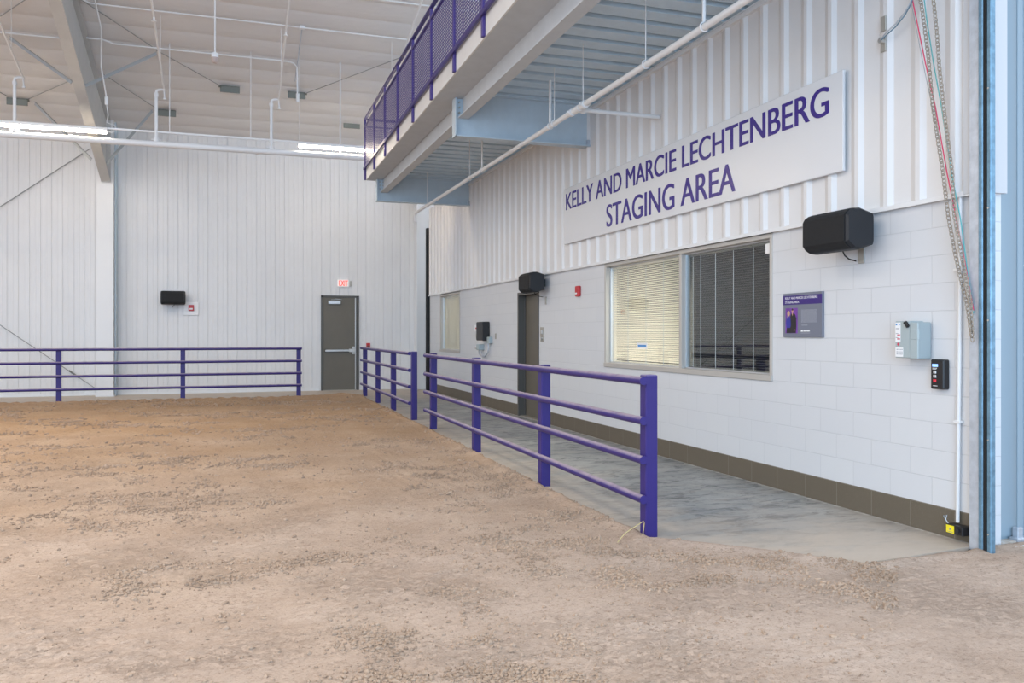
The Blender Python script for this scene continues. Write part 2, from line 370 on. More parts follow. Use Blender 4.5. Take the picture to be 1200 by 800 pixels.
def ground():
    xs = [-40,-25,-15] + span(-11,-6.5,.12) + span(-6.5,-2,.045) + span(-2,3.2,.026) + span(3.2,5.3,.03) + [5.3,5.6,6,8,14]
    ys = [-25,-12,-4,0] + span(1.8,3.0,.06)
    y = 3.0
    while y < 22.1: ys.append(y); y += .0036*y + .003
    ys += [22.3, 26]
    V = []; nv = noise.noise; fb = noise.fractal
    for y in ys:
        for x in xs:
            if -11 <= x <= 5.6 and 1.8 <= y <= 22.1:
                p = Vector((x, y, 0))
                low = fb(p*.55, 1., 2., 3)*.022
                pt = nv(Vector((x*.55+3, y*.8, 5.)));  pt = max(0., min(1., pt*2.2+.35))
                c = fb(Vector((x*6.5, y*6.5, 2.)), .8, 2.1, 4)
                cl = max(0., nv(Vector((x*15., y*15., 9.))))**1.3 * .030 * (pt*.7+.15)
                z = low + c*.0065*(.35+pt) + cl*.38
                # harrow marks raked beside the far rail, wheel marks beside the near rail
                if y > 17.4 and -5 < x < 2.2:
                    k = min(1, (y-17.4)/.9)*min(1, (2.2-x)/1.5)*.9
                    z += math.sin((x*1.0 - (y-19)*.75)*2*PI/.27)*.034*k*(.6+.4*nv(p*2.3))
                if 1.3 < x < 2.35 and 7. < y < 10.6:
                    k = min(1, (x-1.3)/.3, (2.35-x)/.3)*min(1, (y-7)/.5, (10.6-y)/.5)
                    z += math.sin((x+.12*(y-8))*2*PI/.13)*.0045*k*(.4+.6*max(0,nv(p*2.1)+.3))
                d = 9
                if x > 2.0 or y > 19.0: d = sdf(x, y) + nv(Vector((x*3.5, y*3.5, 1)))*.035 + nv(Vector((x*13, y*13, 4)))*.012
                if d < .5:
                    t = max(0., min(1., (d+.03)/.07)); t = t*t*(3-2*t)
                    bl = max(0., min(1., (.5-d)/.4)); z = (z*(1-.45*bl) + .018*bl + .02*max(0, 1-abs(d-.08)/.1))*t + (-.07)*(1-t)
                    # spoil banked lower in front of the slab's near end
                    if y < 5.4: z -= t*.028*bl*max(0, min(1, (x-2.9)/1.0))
                V.append((x, y, z))
            else: V.append((x, y, -.03 if y < 22 or x < -11 else -.1))
    nx = len(xs); F = []
    for j in range(len(ys)-1):
        for i in range(nx-1):
            a = j*nx+i; F.append((a, a+1, a+nx+1, a+nx))
    import bisect
    def gz(x, y):
        i = bisect.bisect(xs, x)-1; j = bisect.bisect(ys, y)-1
        a = (x-xs[i])/(xs[i+1]-xs[i]); b = (y-ys[j])/(ys[j+1]-ys[j])
        q = lambda m, n_: V[n_*nx+m][2]
        return (q(i,j)*(1-a)+q(i+1,j)*a)*(1-b) + (q(i,j+1)*(1-a)+q(i+1,j+1)*a)*b
    rnd = random.Random(11); cm = MB()
    ico = [(0,0,1)] + [(.894*math.cos(2*PI*k/5), .894*math.sin(2*PI*k/5), .447) for k in range(5)] + [(.894*math.cos(2*PI*(k+.5)/5), .894*math.sin(2*PI*(k+.5)/5), -.447) for k in range(5)] + [(0,0,-1)]
    fac = [(0,1+k,1+(k+1)%5) for k in range(5)] + [(1+k,6+k,1+(k+1)%5) for k in range(5)] + [(1+(k+1)%5,6+k,6+(k+1)%5) for k in range(5)] + [(11,6+(k+1)%5,6+k) for k in range(5)]
    made = 0; tries = 0
    while made < 42000 and tries < 600000:
        tries += 1
        yy_ = 2.9*(19.8/2.9)**(rnd.random()**1.0)          # more of them close by, where they can be told apart
        lo, hi = -.62*yy_-.3, min(3.2 if yy_ > 5 else 5.0, .95*yy_)
        xx_ = rnd.uniform(lo, hi)
        if sdf(xx_, yy_) < .02: continue
        pn = noise.fractal(Vector((xx_*.62+7, yy_*.85, 3)), .7, 2., 3); ln = noise.noise(Vector((xx_*2.6, yy_*3.4, 8)))
        pr = max(0., min(1., (pn+.02)*2.2)) * max(.04, min(1., .35+2.0*ln)) + .02
        if rnd.random() > pr: continue
        sz = (.0035 + .0085*rnd.random()**2.5) * (1 + .075*yy_)
        z = gz(xx_, yy_); a = rnd.random()*6.28; ca, sa = math.cos(a), math.sin(a); ex, ey, ez = rnd.uniform(.8,1.5), rnd.uniform(.6,1.1), rnd.uniform(.5,.95)
        vs = []
        for vx, vy, vz in ico:
            j_ = rnd.uniform(.72, 1.2); px_, py_, pz_ = vx*ex*j_, vy*ey*j_, vz*ez*j_
            vs.append((xx_+sz*(px_*ca-py_*sa), yy_+sz*(px_*sa+py_*ca), z+sz*(pz_+.25)))
        cm.add(vs, fac, 0, False); made += 1
    cm.build('dirt_clods', M['clod'], None, 'world', recalc=False, label='loose crumbs and clods of dirt scattered over the arena footing', cat='dirt clods', kind='stuff')
    mb = MB(); mb.add(V, F, 0, True)
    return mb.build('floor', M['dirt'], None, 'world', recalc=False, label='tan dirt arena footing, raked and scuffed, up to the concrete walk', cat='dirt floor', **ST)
ground()
mb = MB()
n = len(SLAB)
mb.add([(x,y,0) for x,y in SLAB] + [(x,y,-.15) for x,y in SLAB], [tuple(range(n)), tuple(range(2*n-1, n-1, -1))] + [(i,(i+1)%n,(i+1)%n+n,i+n) for i in range(n)])
mb.build('floor_concrete', M['concrete'], None, 'world', label='grey dusty concrete walk between the purple rails and the block wall', cat='concrete walkway', **ST)

# --- far wall: ribbed metal liner
def ribbed_back(x0, x1, z0, z1):
    prof = []; x = x0; k = 0
    while x < x1:
        prof += [(x, YB), (x+.010, YB-.003), (x+.016, YB-.003), (x+.020, YB+.010), (x+.032, YB+.010), (x+.036, YB-.003), (x+.042, YB-.003), (x+.052, YB),
                 (x+.120, YB), (x+.130, YB-.0025), (x+.150, YB-.0025), (x+.160, YB)]
        x += .2286
    mb = MB(); mb.extrude(prof, 'z', z0, z1, closed=False)
    return mb
mb = ribbed_back(-14.0, 8, 0, 7.2); mb.box(-14, 8, YB+.04, YB+.2, -.2, 7.2)
mb.build('wall_back', M['panel'], None, 'world', recalc=False, label='far wall of white ribbed metal panel', cat='wall', **ST)
mb = MB(); mb.box(-14, 2.2, YB-.03, YB+.03, 0, .05); mb.box(3.26, 6.5, YB-.03, YB+.03, 0, .05)
mb.build('baseboard_back', M['trim'], None, label='thin white base angle along the far ribbed wall', cat='base trim', **ST)

# --- staging area wall, lower part in painted block, with two windows and a door let into it
WT = 5.075
mb = MB()
def wseg(y0, y1, z0, z1): mb.box(WX, WT, y0, y1, z0, z1)
H = 2.425
wseg(4.40, 6.72, -.1, H); wseg(6.72, 10.46, -.1, 1.02); wseg(10.46, 13.02, -.1, H); wseg(13.02, 14.10, 2.19, H)
wseg(14.10, 18.04, -.1, H); wseg(18.04, 19.90, -.1, 1.04); wseg(19.90, 21.0, -.1, H)
mb.build('wall_right', M['block'], None, 'world', label='white painted block wall of the staging area with a brown bottom course', cat='wall', **ST)
# upper part in ribbed metal
prof = []; y = 4.40; per = .32
while y < 21.0:
    y2 = y+per
    prof += [(WX-.004, y), (WX-.004, y+.150), (WX-.034, y+.185), (WX-.034, y+.228), (WX-.004, min(y+.300, 21.1))]
    y = y2
mb = MB(); mb.extrude(prof, 'z', 2.44, 4.66, closed=False); mb.box(WX+.01, WT, 4.40, 21.0, H, 4.68)
mb.build('wall_right_upper', M['panel'], None, 'world', recalc=False, label='white ribbed metal siding above the block wall', cat='wall', **ST)
mb = MB(); mb.extrude([(WX-.045, 2.418),(WX-.045, 2.452),(WX+.0, 2.462),(WX+.0, 2.425),(WX-.03,2.425)], 'y', 4.37, 21.0)
mb.build('trim_1', M['trim'], None, label='white metal flashing between the ribbed siding and the block', cat='trim', **ST)
mb = MB(); mb.extrude([(WX-.05, 4.615),(WX-.05, 4.655),(WX-.03,4.675),(WX-.03, 4.69),(WX+.03,4.69),(WX+.03, 4.615)], 'y', 4.37, 17.2)
mb.build('trim_2', M['trim'], None, label='white cap trim along the top of the ribbed siding', cat='trim', **ST)
# wall end at the near opening: metal jamb cladding above, recessed side panel beyond
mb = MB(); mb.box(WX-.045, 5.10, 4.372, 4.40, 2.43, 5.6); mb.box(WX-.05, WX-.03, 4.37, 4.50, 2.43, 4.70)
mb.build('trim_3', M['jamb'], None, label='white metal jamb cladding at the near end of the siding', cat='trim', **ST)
mb = MB(); prof = []
x = 5.06
for k in range(6):
    prof += [(x, 4.50), (x+.34, 4.50), (x+.343, 4.494), (x+.350, 4.494), (x+.353, 4.50)]; x += .36
mb.extrude(prof, 'z', 0.02, 5.6, closed=False); mb.box(5.07, 6.9, 4.51, 4.6, .0, 5.6)
mb.build('wall_side', M['farwall'], None, 'world', recalc=False, label='pale blue metal panel beyond the near wall end', cat='wall', **ST)
mb = MB(); mb.cbox(WX+.01, 7.0, 4.26, 4.62, -.2, -.015, .008)
mb.build('trim_4', M['plinth'], None, label='rough concrete footing below the pale blue panel', cat='footing', **ST)
mb = MB(); mb.box(5.09, 7.0, 4.30, 4.325, -.015, .006); mb.build('trim_5', M['trim'], None, label='white sill strip on the concrete footing', cat='trim', **ST)
t = thing('electrical_conduit', (5.30,4.46,-.015), 'thin pale conduit standing in front of the pale blue panel', 'conduit')
MB().cyl((5.30,4.46,.0), (5.30,4.46,5.5), .008).build('pipe', M['farwall'], t)
MB().cbox(5.275,5.325,4.435,4.485,-.015,.09,.006).cbox(5.255,5.345,4.42,4.49,-.015,.02,.004).build('foot', M['galv'], t)

# --- windows
def window(n, y0, y1, z0, z1, mull, label):
    w = thing('window_%d' % n, (WX, (y0+y1)/2, z0), label, 'window', kind='structure')
    f = .045; mb = MB(); xa, xb = WX-.008, WX+.13
    mb.cbox(xa-.012, xb, y0, y1, z0, z0+f+.012, .004); mb.cbox(xa, xb, y0, y1, z1-f, z1, .004)
    mb.cbox(xa, xb, y0, y0+f, z0+f, z1-f, .004); mb.cbox(xa, xb, y1-f, y1, z0+f, z1-f, .004)
    for m in mull: mb.cbox(xa+.02, xb, m-f/2-.008, m+f/2+.008, z0+f, z1-f, .004)
    mb.build('window_frame', M['winfr'], w)
    edges = [y0+f] + sum([[m-f/2-.008, m+f/2+.008] for m in mull], []) + [y1-f]
    for i in range(0, len(edges), 2):
        a, b = edges[i], edges[i+1]
        mb = MB(); mb.box(WX+.075, WX+.081, a, b, z0+f+.012, z1-f); mb.build('glass_pane', M['glass'], w)
        mb = MB()
        for c, d in ((a, a+.014), (b-.014, b)): mb.box(WX+.06, WX+.095, c, d, z0+f+.012, z1-f)
        mb.box(WX+.06, WX+.095, a, b, z0+f+.012, z0+f+.026); mb.box(WX+.06, WX+.095, a, b, z1-f-.014, z1-f)
        mb.build('glazing_bead', M['alu'], w)
    return w
window(1, 6.72, 10.46, 1.01, 2.418, [8.46], 'wide two pane window in the block wall under the big sign')
window(2, 18.05, 19.89, 1.03, 2.41, [], 'single pane window at the far end of the block wall')
def blind(y0, y1, z0, z1, x, tilt, m, label, pitch, depth, cords, dangle=True):
    t = thing('window_blind', (x, (y0+y1)/2, z0), label, 'blind', None)
    MB().cbox(x-.02, x+.02, y0, y1, z1-.035, z1, .004).build('head_rail', m, t)
    mb = MB(); z = z1-.05
    c, s = math.cos(tilt)*depth/2, math.sin(tilt)*depth/2
    while z > z0+.03:
        pts = [(x-c, z-s), (x-c*.3, z-s*.3+.0016), (x+c*.3, z+s*.3+.0016), (x+c, z+s)]
        mb.extrude([(a, b) for a, b in pts] + [(a, b-.0009) for a, b in pts[::-1]], 'y', y0+.01, y1-.01)
        z -= pitch
    mb.build('slats', m, t, recalc=False)
    MB().cbox(x-.014, x+.014, y0+.01, y1-.01, z0+.006, z0+.022, .003).build('bottom_rail', m, t)
    for yc in cords:
        MB().box(x-depth/2-.004, x-depth/2-.001, yc-.0035, yc+.0035, z0+.01, z1-.03).build('ladder_cord', M['cord'], t)
    return t
blind(8.51, 10.41, 1.075, 2.37, WX+.112, math.radians(42), M['slat'], 'closed cream horizontal blind in the left pane of the wide window', .0235, .026, [9.0, 9.45, 9.95])
blind(6.77, 8.41, 1.075, 2.37, WX+.112, math.radians(4), M['slatd'], 'open grey horizontal blind in the right pane of the wide window', .024, .024, [6.84, 7.17, 7.52, 7.86, 8.16, 8.32])
# vertical fabric blind in the far window
t = thing('window_blind', (WX+.115, 18.97, 1.09), 'closed pale yellow vertical blind in the far window', 'blind')
MB().cbox(WX+.10, WX+.13, 18.10, 19.84, 2.32, 2.365, .004).build('head_rail', M['slat'], t)
mb = MB(); y = 18.11
while y < 19.78:
    mb.extrude([(WX+.108, y), (WX+.114, y+.05), (WX+.120, y+.10), (WX+.121, y+.10), (WX+.115, y+.05), (WX+.109, y)], 'z', 1.085, 2.33); y += .086
mb.build('vanes', mat('pale yellow vane', (.90,.85,.66), .6), t)
# rooms behind the glass
def room(y0, y1, m, nm, lab):
    mb = MB(); x0, x1 = WT+.0, 8.2
    mb.box(x1, x1+.1, y0, y1, 0, 2.9); mb.box(WT, x1, y0-.1, y0, 0, 2.9); mb.box(WT, x1, y1, y1+.1, 0, 2.9)
    mb.box(WT, x1, y0, y1, 2.9, 3.0); mb.box(WT, x1, y0, y1, -.1, .0)
    mb.build(nm, m, None, label=lab, cat='room', **ST)
room(6.2, 11.2, M['room'], 'wall_office', 'dim room behind the wide window')
room(17.6, 20.4, M['room'], 'wall_store', 'dim room behind the far window')
mb = MB(); mb.box(WT+.02, 8.2, 8.43, 8.49, 0, 2.9); mb.build('wall_light_divider', M['room'], None, label='added divider keeping the lamp light out of the right pane', cat='wall', **ST)  # unseen divider added so the lamp lights only the left pane
# stickers on the wide window
MB().box(WX+.0725, WX+.0745, 9.37, 9.65, 1.27, 1.345, 0).box(WX+.0715, WX+.0725, 9.40, 9.62, 1.295, 1.32, 1).build('window_sticker', [M['label'], M['blueink']], None, label='small white and blue sticker low on the left pane of the wide window', cat='sticker')
MB().cbox(WX+.02, WX+.074, 6.79, 6.87, 2.23, 2.33, .006).build('contact_sensor', M['white'], None, label='small white sensor box at the top corner of the right pane', cat='sensor')

# --- door in the block wall
d = thing('door_1', (WX+.1, 13.56, 0), 'dark taupe door set deep in the block wall below a speaker', 'door', kind='structure')
mb = MB(); xa, xb = WX-.012, WT+.02
mb.cbox(xa, xb, 14.045, 14.10, 0, 2.19, .003); mb.cbox(xa, xb, 13.02, 13.06, 0, 2.19, .003); mb.cbox(xa, xb, 13.02, 14.10, 2.14, 2.19, .003)
mb.cbox(WX+.10, WX+.12, 14.03, 14.06, 0, 2.14, .002)
mb.build('door_frame', M['darkfr'], d)
l = MB().cbox(WX+.125, WX+.17, 13.06, 14.045, .01, 2.14, .003).build('door_leaf', M['leaf'], d)
mb = MB(); mb.cyl((WX+.125,13.13,.98),(WX+.07,13.13,.98),.012); mb.cyl((WX+.075,13.13,.98),(WX+.075,13.25,.98),.010); mb.build('door_handle', M['chrome'], l)
MB().box(WX+.02, WT, 13.06, 14.045, .0, .012).build('threshold', M['plate'], d)

# --- far exit door
d = thing('door_2', (2.73, YB, 0), 'dark taupe exit door with a push bar in the far wall', 'door', kind='structure')
mb = MB(); mb.cbox(2.245,2.30,YB-.045,YB+.03,0,2.45,.004); mb.cbox(3.165,3.22,YB-.045,YB+.03,0,2.45,.004); mb.cbox(2.245,3.22,YB-.045,YB+.03,2.395,2.45,.004)
mb.build('door_frame', M['darkfr'], d)
l = MB().cbox(2.30,3.115,YB-.03,YB+.012,.012,2.395,.003).build('door_leaf', M['leaf'], d)
MB().cbox(3.115,3.14,YB-.034,YB+.01,.012,2.39,.002).build('edge_strip', M['chrome'], d, label='bright edge strip')
MB().cbox(3.14,3.165,YB-.02,YB+.01,.0,2.395,.002).build('door_stop', M['darkfr'], d)
mb = MB(); mb.cbox(2.35,2.98,YB-.10,YB-.06,1.00,1.055,.008); mb.build('push_bar', M['chrome'], l)
mb = MB(); mb.cbox(2.96,3.11,YB-.115,YB-.03,.985,1.07,.008); mb.cbox(3.035,3.105,YB-.10,YB-.03,.93,1.13,.01); mb.build('latch_box', M['chrome'], l)
MB().cbox(2.34,2.38,YB-.09,YB-.03,.99,1.065,.006).build('bar_bracket', M['blackp'], l)
MB().cbox(2.43,2.74,YB-.10,YB-.035,2.225,2.315,.008).build('door_closer', M['alu'], l)
mb = MB(); mb.bar((2.50,YB-.07,2.34),(2.76,YB-.13,2.345),.025,.012); mb.bar((2.76,YB-.13,2.345),(2.60,YB-.03,2.37),.022,.010); mb.build('closer_arm', M['rod'], l)
MB().box(2.30,3.16,YB-.06,YB+.03,0,.012).build('threshold', M['plate'], d)

# --- steel frame: columns, rafter, mezzanine structure
mb = MB(); mb.cbox(-2.905,-2.545,21.46,YB,0,6.46,.004); mb.box(-2.93,-2.52,21.43,YB,0,.03)
mb.build('column_back', M['trim'], None, label='white boxed column against the far wall between the ribbed panels', cat='column', **ST)
MB().cbox(-2.54,-2.505,21.60,YB,0,6.44,.003).build('trim_6', M['steelb'], None, label='grey steel flange strip beside the white boxed column', cat='trim', **ST)
mb = MB(); mb.cbox(4.67,6.6,21.50,YB,0,6.3,.004); mb.cbox(4.655,4.70,21.47,21.52,0,6.3,.003)
mb.build('column_right', M['trim'], None, label='white boxed column in the far right corner', cat='column', **ST)
# tapered rafter
yy = [21.40, 19.5, 17.5, 15.5, 13.0, 10.0, 6.0, 0.]
def zb(y): return max(4.99 + .323*(21.4-y), 0) if y > 15.5 else 6.90 + .262*(15.5-y)
mb = MB()
def strip(xa, xb, za_f, zb_f):
    vs = []; n = len(yy)
    for y in yy: vs += [(xa,y,za_f(y)), (xb,y,za_f(y)), (xb,y,zb_f(y)), (xa,y,zb_f(y))]
    fs = []
    for i in range(n-1):
        a = i*4
        for k in range(4): fs.append((a+k, a+(k+1)%4, a+4+(k+1)%4, a+4+k))
    fs += [(0,1,2,3), ((n-1)*4+3,(n-1)*4+2,(n-1)*4+1,(n-1)*4)]
    mb.add(vs, fs)
strip(-2.80, -2.60, lambda y: zb(y), lambda y: zb(y)+.018)
strip(-2.706, -2.694, lambda y: zb(y)+.018, lambda y: roof_z(y)-.03)
strip(-2.80, -2.60, lambda y: roof_z(y)-.085, lambda y: roof_z(y)-.065)
mb.box(-2.80,-2.60,21.38,21.40,4.98,6.45)
mb.build('beam_rafter', M['steel'], None, 'world', label='big tapered grey steel rafter rising from the boxed column', cat='rafter', **ST)

def ibeam_x(x0, x1, y, zb_, zt, w=.17, t=.02):
    m = MB(); m.box(x0, x1, y-w/2, y+w/2, zb_, zb_+t); m.box(x0, x1, y-w/2, y+w/2, zt-t, zt); m.box(x0, x1, y-.006, y+.006, zb_+t, zt-t); return m
for (yb, zb_, nm) in ((11.0, 4.13, 'blue grey cross beam with a bolted end in mid mezzanine'), (17.28, 4.20, 'blue grey cross beam under the far end of the mezzanine')):
    b = thing('beam_mezzanine', (3.9, yb, zb_), nm, 'steel beam', kind='structure')
    ibeam_x(2.90, WX-.01, yb, zb_, 4.738).build('beam', M['steelb'], b)
    mb = MB(); mb.cbox(2.895,2.915,yb-.085,yb+.085,zb_,4.66,.002)
    mb.build('end_plate', M['steelb'], b)
    mb = MB(); mb.box(2.93,3.06,yb-.02,yb-.007,4.40,4.65); mb.build('clip_angle', M['steelb'], b)
    for zz in (4.46,4.53,4.60):
        for xx in (2.965, 3.03): MB().cyl((xx,yb-.02,zz),(xx,yb-.042,zz),.014,6).build('bolt', M['plate'], b)
    MB().cbox(WX-.05,WX-.005,yb-.05,yb+.05,zb_+.01,zb_+.10,.003).build('seat_bracket', M['galv'], b)
for (y0, y1, lab) in ((4.0, 10.93, 'long grey girder below the near part of the mezzanine edge'), (11.09, 17.2, 'long grey girder below the far part of the mezzanine edge')):
    mb = MB(); x = 3.035 if y0 > 9 else 3.01
    x0, x1, z0, z1 = x-.075, x+.075, 4.375, 4.66
    mb.box(x0, x1, y0, y1, z0, z0+.012); mb.box(x-.005, x+.005, y0, y1, z0+.012, z1); mb.box(x0, x1, y0, y1, z1, z1+.012)
    mb.build('beam_girder', M['soffit'], None, label=lab, cat='girder', **ST)
# slab edge with its bent soffit
mb = MB()
for z0, z1, w0, w1 in ((4.65, 4.985, .03, .05), (4.65, 4.668, .03, None)):
    vs = []
    for y in (4.0, 17.43):
        xa = rx(y)+(.03 if w1 else .051); xb = rx(y)+.05 if w1 else 3.01
        vs += [(xa,y,z0),(xb,y,z0),(xb,y,z1),(xa,y,z1)]
    mb.add(vs, [(0,1,2,3),(7,6,5,4),(0,4,5,1),(1,5,6,2),(2,6,7,3),(3,7,4,0)], 0 if w1 else 1)
mb.build('mezzanine_slab_edge', [M['fascia'], M['soffit']], None, label='white slab edge and grey soffit under the purple balcony railing', cat='slab edge', **ST)
# ribbed steel deck
prof = []; y = 4.3; per = .33
while y < 17.40:
    prof += [(y, 4.735), (y+.205, 4.735), (y+.212, 4.825), (y+.240, 4.825), (y+.246, 4.772), (y+.278, 4.772), (y+.284, 4.825), (y+.312, 4.825), (y+.320, 4.735)]
    y += per
mb = MB(); mb.extrude(prof, 'x', 3.0, 9.0, closed=False)
mb.build('mezzanine_deck', M['deck'], None, 'world', recalc=False, label='ribbed galvanised deck under the mezzanine, coloured with the blue daylight', cat='steel deck', **ST)
mb = MB(); mb.box(2.98, 9.0, 4.0, 17.42, 4.84, 4.98)
mb.build('floor_mezzanine', M['fascia'], None, label='concrete floor of the mezzanine above the steel deck', cat='mezzanine floor', **ST)

# --- roof lining
ys = []; y = 22.1
while y > -2: ys.append(y); y -= .0687
mb = MB(); V = []; xs = [-16, -9, -5, -2.7, 0, 3, 6, 12]
for j, y in enumerate(ys):
    ph = (22.1-y) % .55 / .55
    sag = -.036*math.sin(PI*ph)**.6
    for x in xs: V.append((x, y, roof_z(y)+sag))
nx = len(xs)
mb.add(V, [(j*nx+i, j*nx+i+1, (j+1)*nx+i+1, (j+1)*nx+i) for j in range(len(ys)-1) for i in range(nx-1)], 0, False)
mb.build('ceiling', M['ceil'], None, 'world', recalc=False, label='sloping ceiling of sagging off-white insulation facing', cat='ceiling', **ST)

# ------------------------------------------------------------------ purple pipe fences
ZR = (1.125, .84, .56, .28)
def fence(name, label, posts, rails_to, offs, ends, side):
    """posts: (x, y, top z); rails run past them on the arena side"""
    t = thing(name, (sum(p[0] for p in posts)/len(posts), sum(p[1] for p in posts)/len(posts), 0), label, 'fence', 'purple pipe fences')
    for x, y, h in posts:
        mb = MB(); s = .048; mb.cbox(x-s, x+s, y-s, y+s, -.12, h, .007); mb.build('post', M['purplep'], t)
    for z in ZR:
        a, b = rails_to; mb = MB()
        mb.tube([(a[0]+offs[0], a[1]+offs[1], z), (b[0]+offs[0], b[1]+offs[1], z)], .0295, 16); mb.build('rail', M['purple'], t)
        if ends:
            for e, sgn in ((a, -1), (b, 1)) if ends == 2 else ((a, -1),):
                dv = (Vector(b)-Vector(a)).normalized()*sgn
                p = Vector((e[0]+offs[0], e[1]+offs[1], z)); q = p + Vector((dv[0], dv[1], 0))*.006
                MB().cyl(p, q, .031, 16).build('end_cap', M['purplep'], t)
    return t
fence('pipe_fence', 'purple pipe fence with four posts along the concrete walk, nearest the gate opening', [(2.875,5.40,1.165),(2.875,7.51,1.165),(2.905,9.94,1.165),(2.975,12.53,1.165)], ((2.86,5.33),(2.955,12.72)), (-.065,0), 2, 0)
fence('pipe_fence', 'short purple pipe fence along the walk towards the far wall, beyond the gap', [(2.985,13.99,1.16),(2.975,15.82,1.14),(2.995,17.68,1.14),(3.035,19.71,1.14)], ((2.98,14.03),(3.03,19.82)), (-.065,0), 2, 0)
fence('pipe_fence', 'long purple pipe fence across the arena in front of the far wall', [(-8.31,19.85,1.14),(-5.86,19.85,1.14),(-3.41,19.85,1.14),(-.96,19.85,1.14),(1.53,19.85,1.14)], ((-10.5,19.85),(1.59,19.85)), (0,-.065), 2, 0)

# ------------------------------------------------------------------ balcony railing
t = thing('balcony_railing', (2.65, 10.7, 4.65), 'purple balcony railing with mesh panels along the mezzanine edge', 'railing')
PY = [17.40, 16.20, 14.95, 13.68, 12.42, 11.15, 9.88, 8.61, 7.34, 6.07, 4.80]
for y in PY:
    x = rx(y); MB().cbox(x-.006, x+.030, y-.032, y+.032, 4.65, 5.90, .004).build('post', M['purplem'], t)
def slbar(m, y0, y1, dx, z, w, h):
    m.bar((rx(y0)+dx, y0, z), (rx(y1)+dx, y1, z), w, h)
mb = MB(); slbar(mb, 4.2, 17.44, .012, 5.905, .05, .03); mb.build('top_rail', M['purplep'], t)
mb = MB(); slbar(mb, 4.2, 17.44, .012, 5.755, .032, .035); mb.build('mid_rail', M['purplep'], t)
mb = MB(); slbar(mb, 4.2, 17.44, -.012, 4.885, .03, .045); mb.build('bottom_rail', M['purplep'], t)
for a, b in zip(PY[1:], PY[:-1]):
    mb = MB(); z = 4.93
    while z < 5.74:
        mb.bar((rx(a)+.012, a+.035, z), (rx(b)+.012, b-.035, z), .005, .015); z += .040
    y = a+.05
    while y < b-.04:
        mb.bar((rx(y)+.016, y, 4.90), (rx(y)+.016, y, 5.74), .004, .005); y += .065
    mb.build('mesh_panel', M['purplem'], t, recalc=False)
# far return of the railing
t2 = thing('balcony_railing', (3.8, 17.40, 4.98), 'purple return railing across the far end of the mezzanine', 'railing')
for x in (3.9, 5.1): MB().cbox(x-.03,x+.03,17.37,17.41,4.98,5.90,.004).build('post', M['purplem'], t2)
MB().bar((2.72,17.39,5.905),(6.2,17.39,5.905),.03,.045).build('top_rail', M['purplep'], t2)
MB().bar((2.72,17.39,5.755),(6.2,17.39,5.755),.03,.03).build('mid_rail', M['purplep'], t2)
MB().bar((2.72,17.39,5.03),(6.2,17.39,5.03),.03,.04).build('bottom_rail', M['purplep'], t2)
for a, b in ((2.74,3.87),(3.93,5.07),(5.13,6.2)):
    mb = MB(); z = 5.06
    while z < 5.74: mb.bar((a,17.39,z),(b,17.39,z),.005,.011); z += .040
    x = a+.02
    while x < b: mb.bar((x,17.385,5.03),(x,17.385,5.74),.005,.005); x += .045
    mb.build('mesh_panel', M['purplem'], t2, recalc=False)

# ------------------------------------------------------------------ sprinkler pipes and hangers
t = thing('sprinkler_pipe', (3.8, 12., 4.05), 'long white sprinkler pipe hung under the mezzanine with a side branch', 'pipe')
MB().tube([(3.8,4.0,4.045),(3.8,17.6,4.055)], .031, 14).build('main_pipe', M['pipe'], t)
MB().tube([(3.8,17.58,4.055),(3.8,17.64,4.05),(3.8,17.66,4.0),(3.8,17.66,3.86)], .028, 12).build('end_elbow', M['pipe'], t)
MB().tube([(3.8,8.88,4.045),(4.55,8.88,4.045),(WX-.03,8.88,4.045)], .024, 14).build('branch_pipe', M['pipe'], t)
for y in (8.66, 9.02):
    mb = MB(); mb.cyl((3.8,y-.028,4.045),(3.8,y+.028,4.045),.046,14)
    mb.cbox(3.735,3.865,y-.014,y+.014,4.03,4.06,.004); mb.build('coupling', M['pipe'], t)
mb = MB(); mb.cyl((3.8,8.84-.05,4.045),(3.8,8.84+.10,4.045),.040,14); mb.cyl((3.8,8.88,4.045),(3.87,8.88,4.045),.036,14); mb.cyl((3.865,8.88,4.045),(3.90,8.88,4.045),.043,14)
mb.build('tee', M['pipe'], t)
def hanger(x, y, z0, z1, label, thick=.006, stub=False, clamp=True):
    h = thing('pipe_hanger', (x, y, z0), label, 'hanger', 'hangers of the mezzanine sprinkler pipe')
    MB().cyl((x,y,z0+.04),(x,y,z1),thick,8).build('rod', M['pipe'], h)
    if clamp:
        pts = [(x+.038*math.cos(a), y, z0+.038*math.sin(a)) for a in [2*PI*k/14 for k in range(14)]]
        MB().tube(pts, .007, 6, closed=True).build('ring', M['pipe'], h)
    return h
hanger(3.8, 16.55, 4.05, 4.73, 'thin hanger rod of the sprinkler pipe at the far cross beam')
hanger(3.8, 12.68, 4.05, 4.73, 'white hanger rod of the sprinkler pipe beyond the bolted cross beam', .014)
hanger(3.8, 13.4, 4.05, 4.73, 'thin hanger rod beyond the bolted cross beam, next to the thicker white rod')
hanger(3.8, 9.72, 4.05, 4.62, 'thick white hanger stem just before the bolted cross beam', .018)
hanger(3.8, 9.58, 4.05, 4.735, 'thin hanger rod beside the thick white stem')
hanger(3.8, 8.70, 4.05, 4.735, 'thin hanger rod at the pipe coupling')
hanger(3.8, 7.20, 4.05, 4.735, 'thin hanger rod midway between the coupling and the near stem')
hanger(3.8, 6.16, 4.05, 4.735, 'thick white hanger stem of the sprinkler pipe nearest the chains', .016)
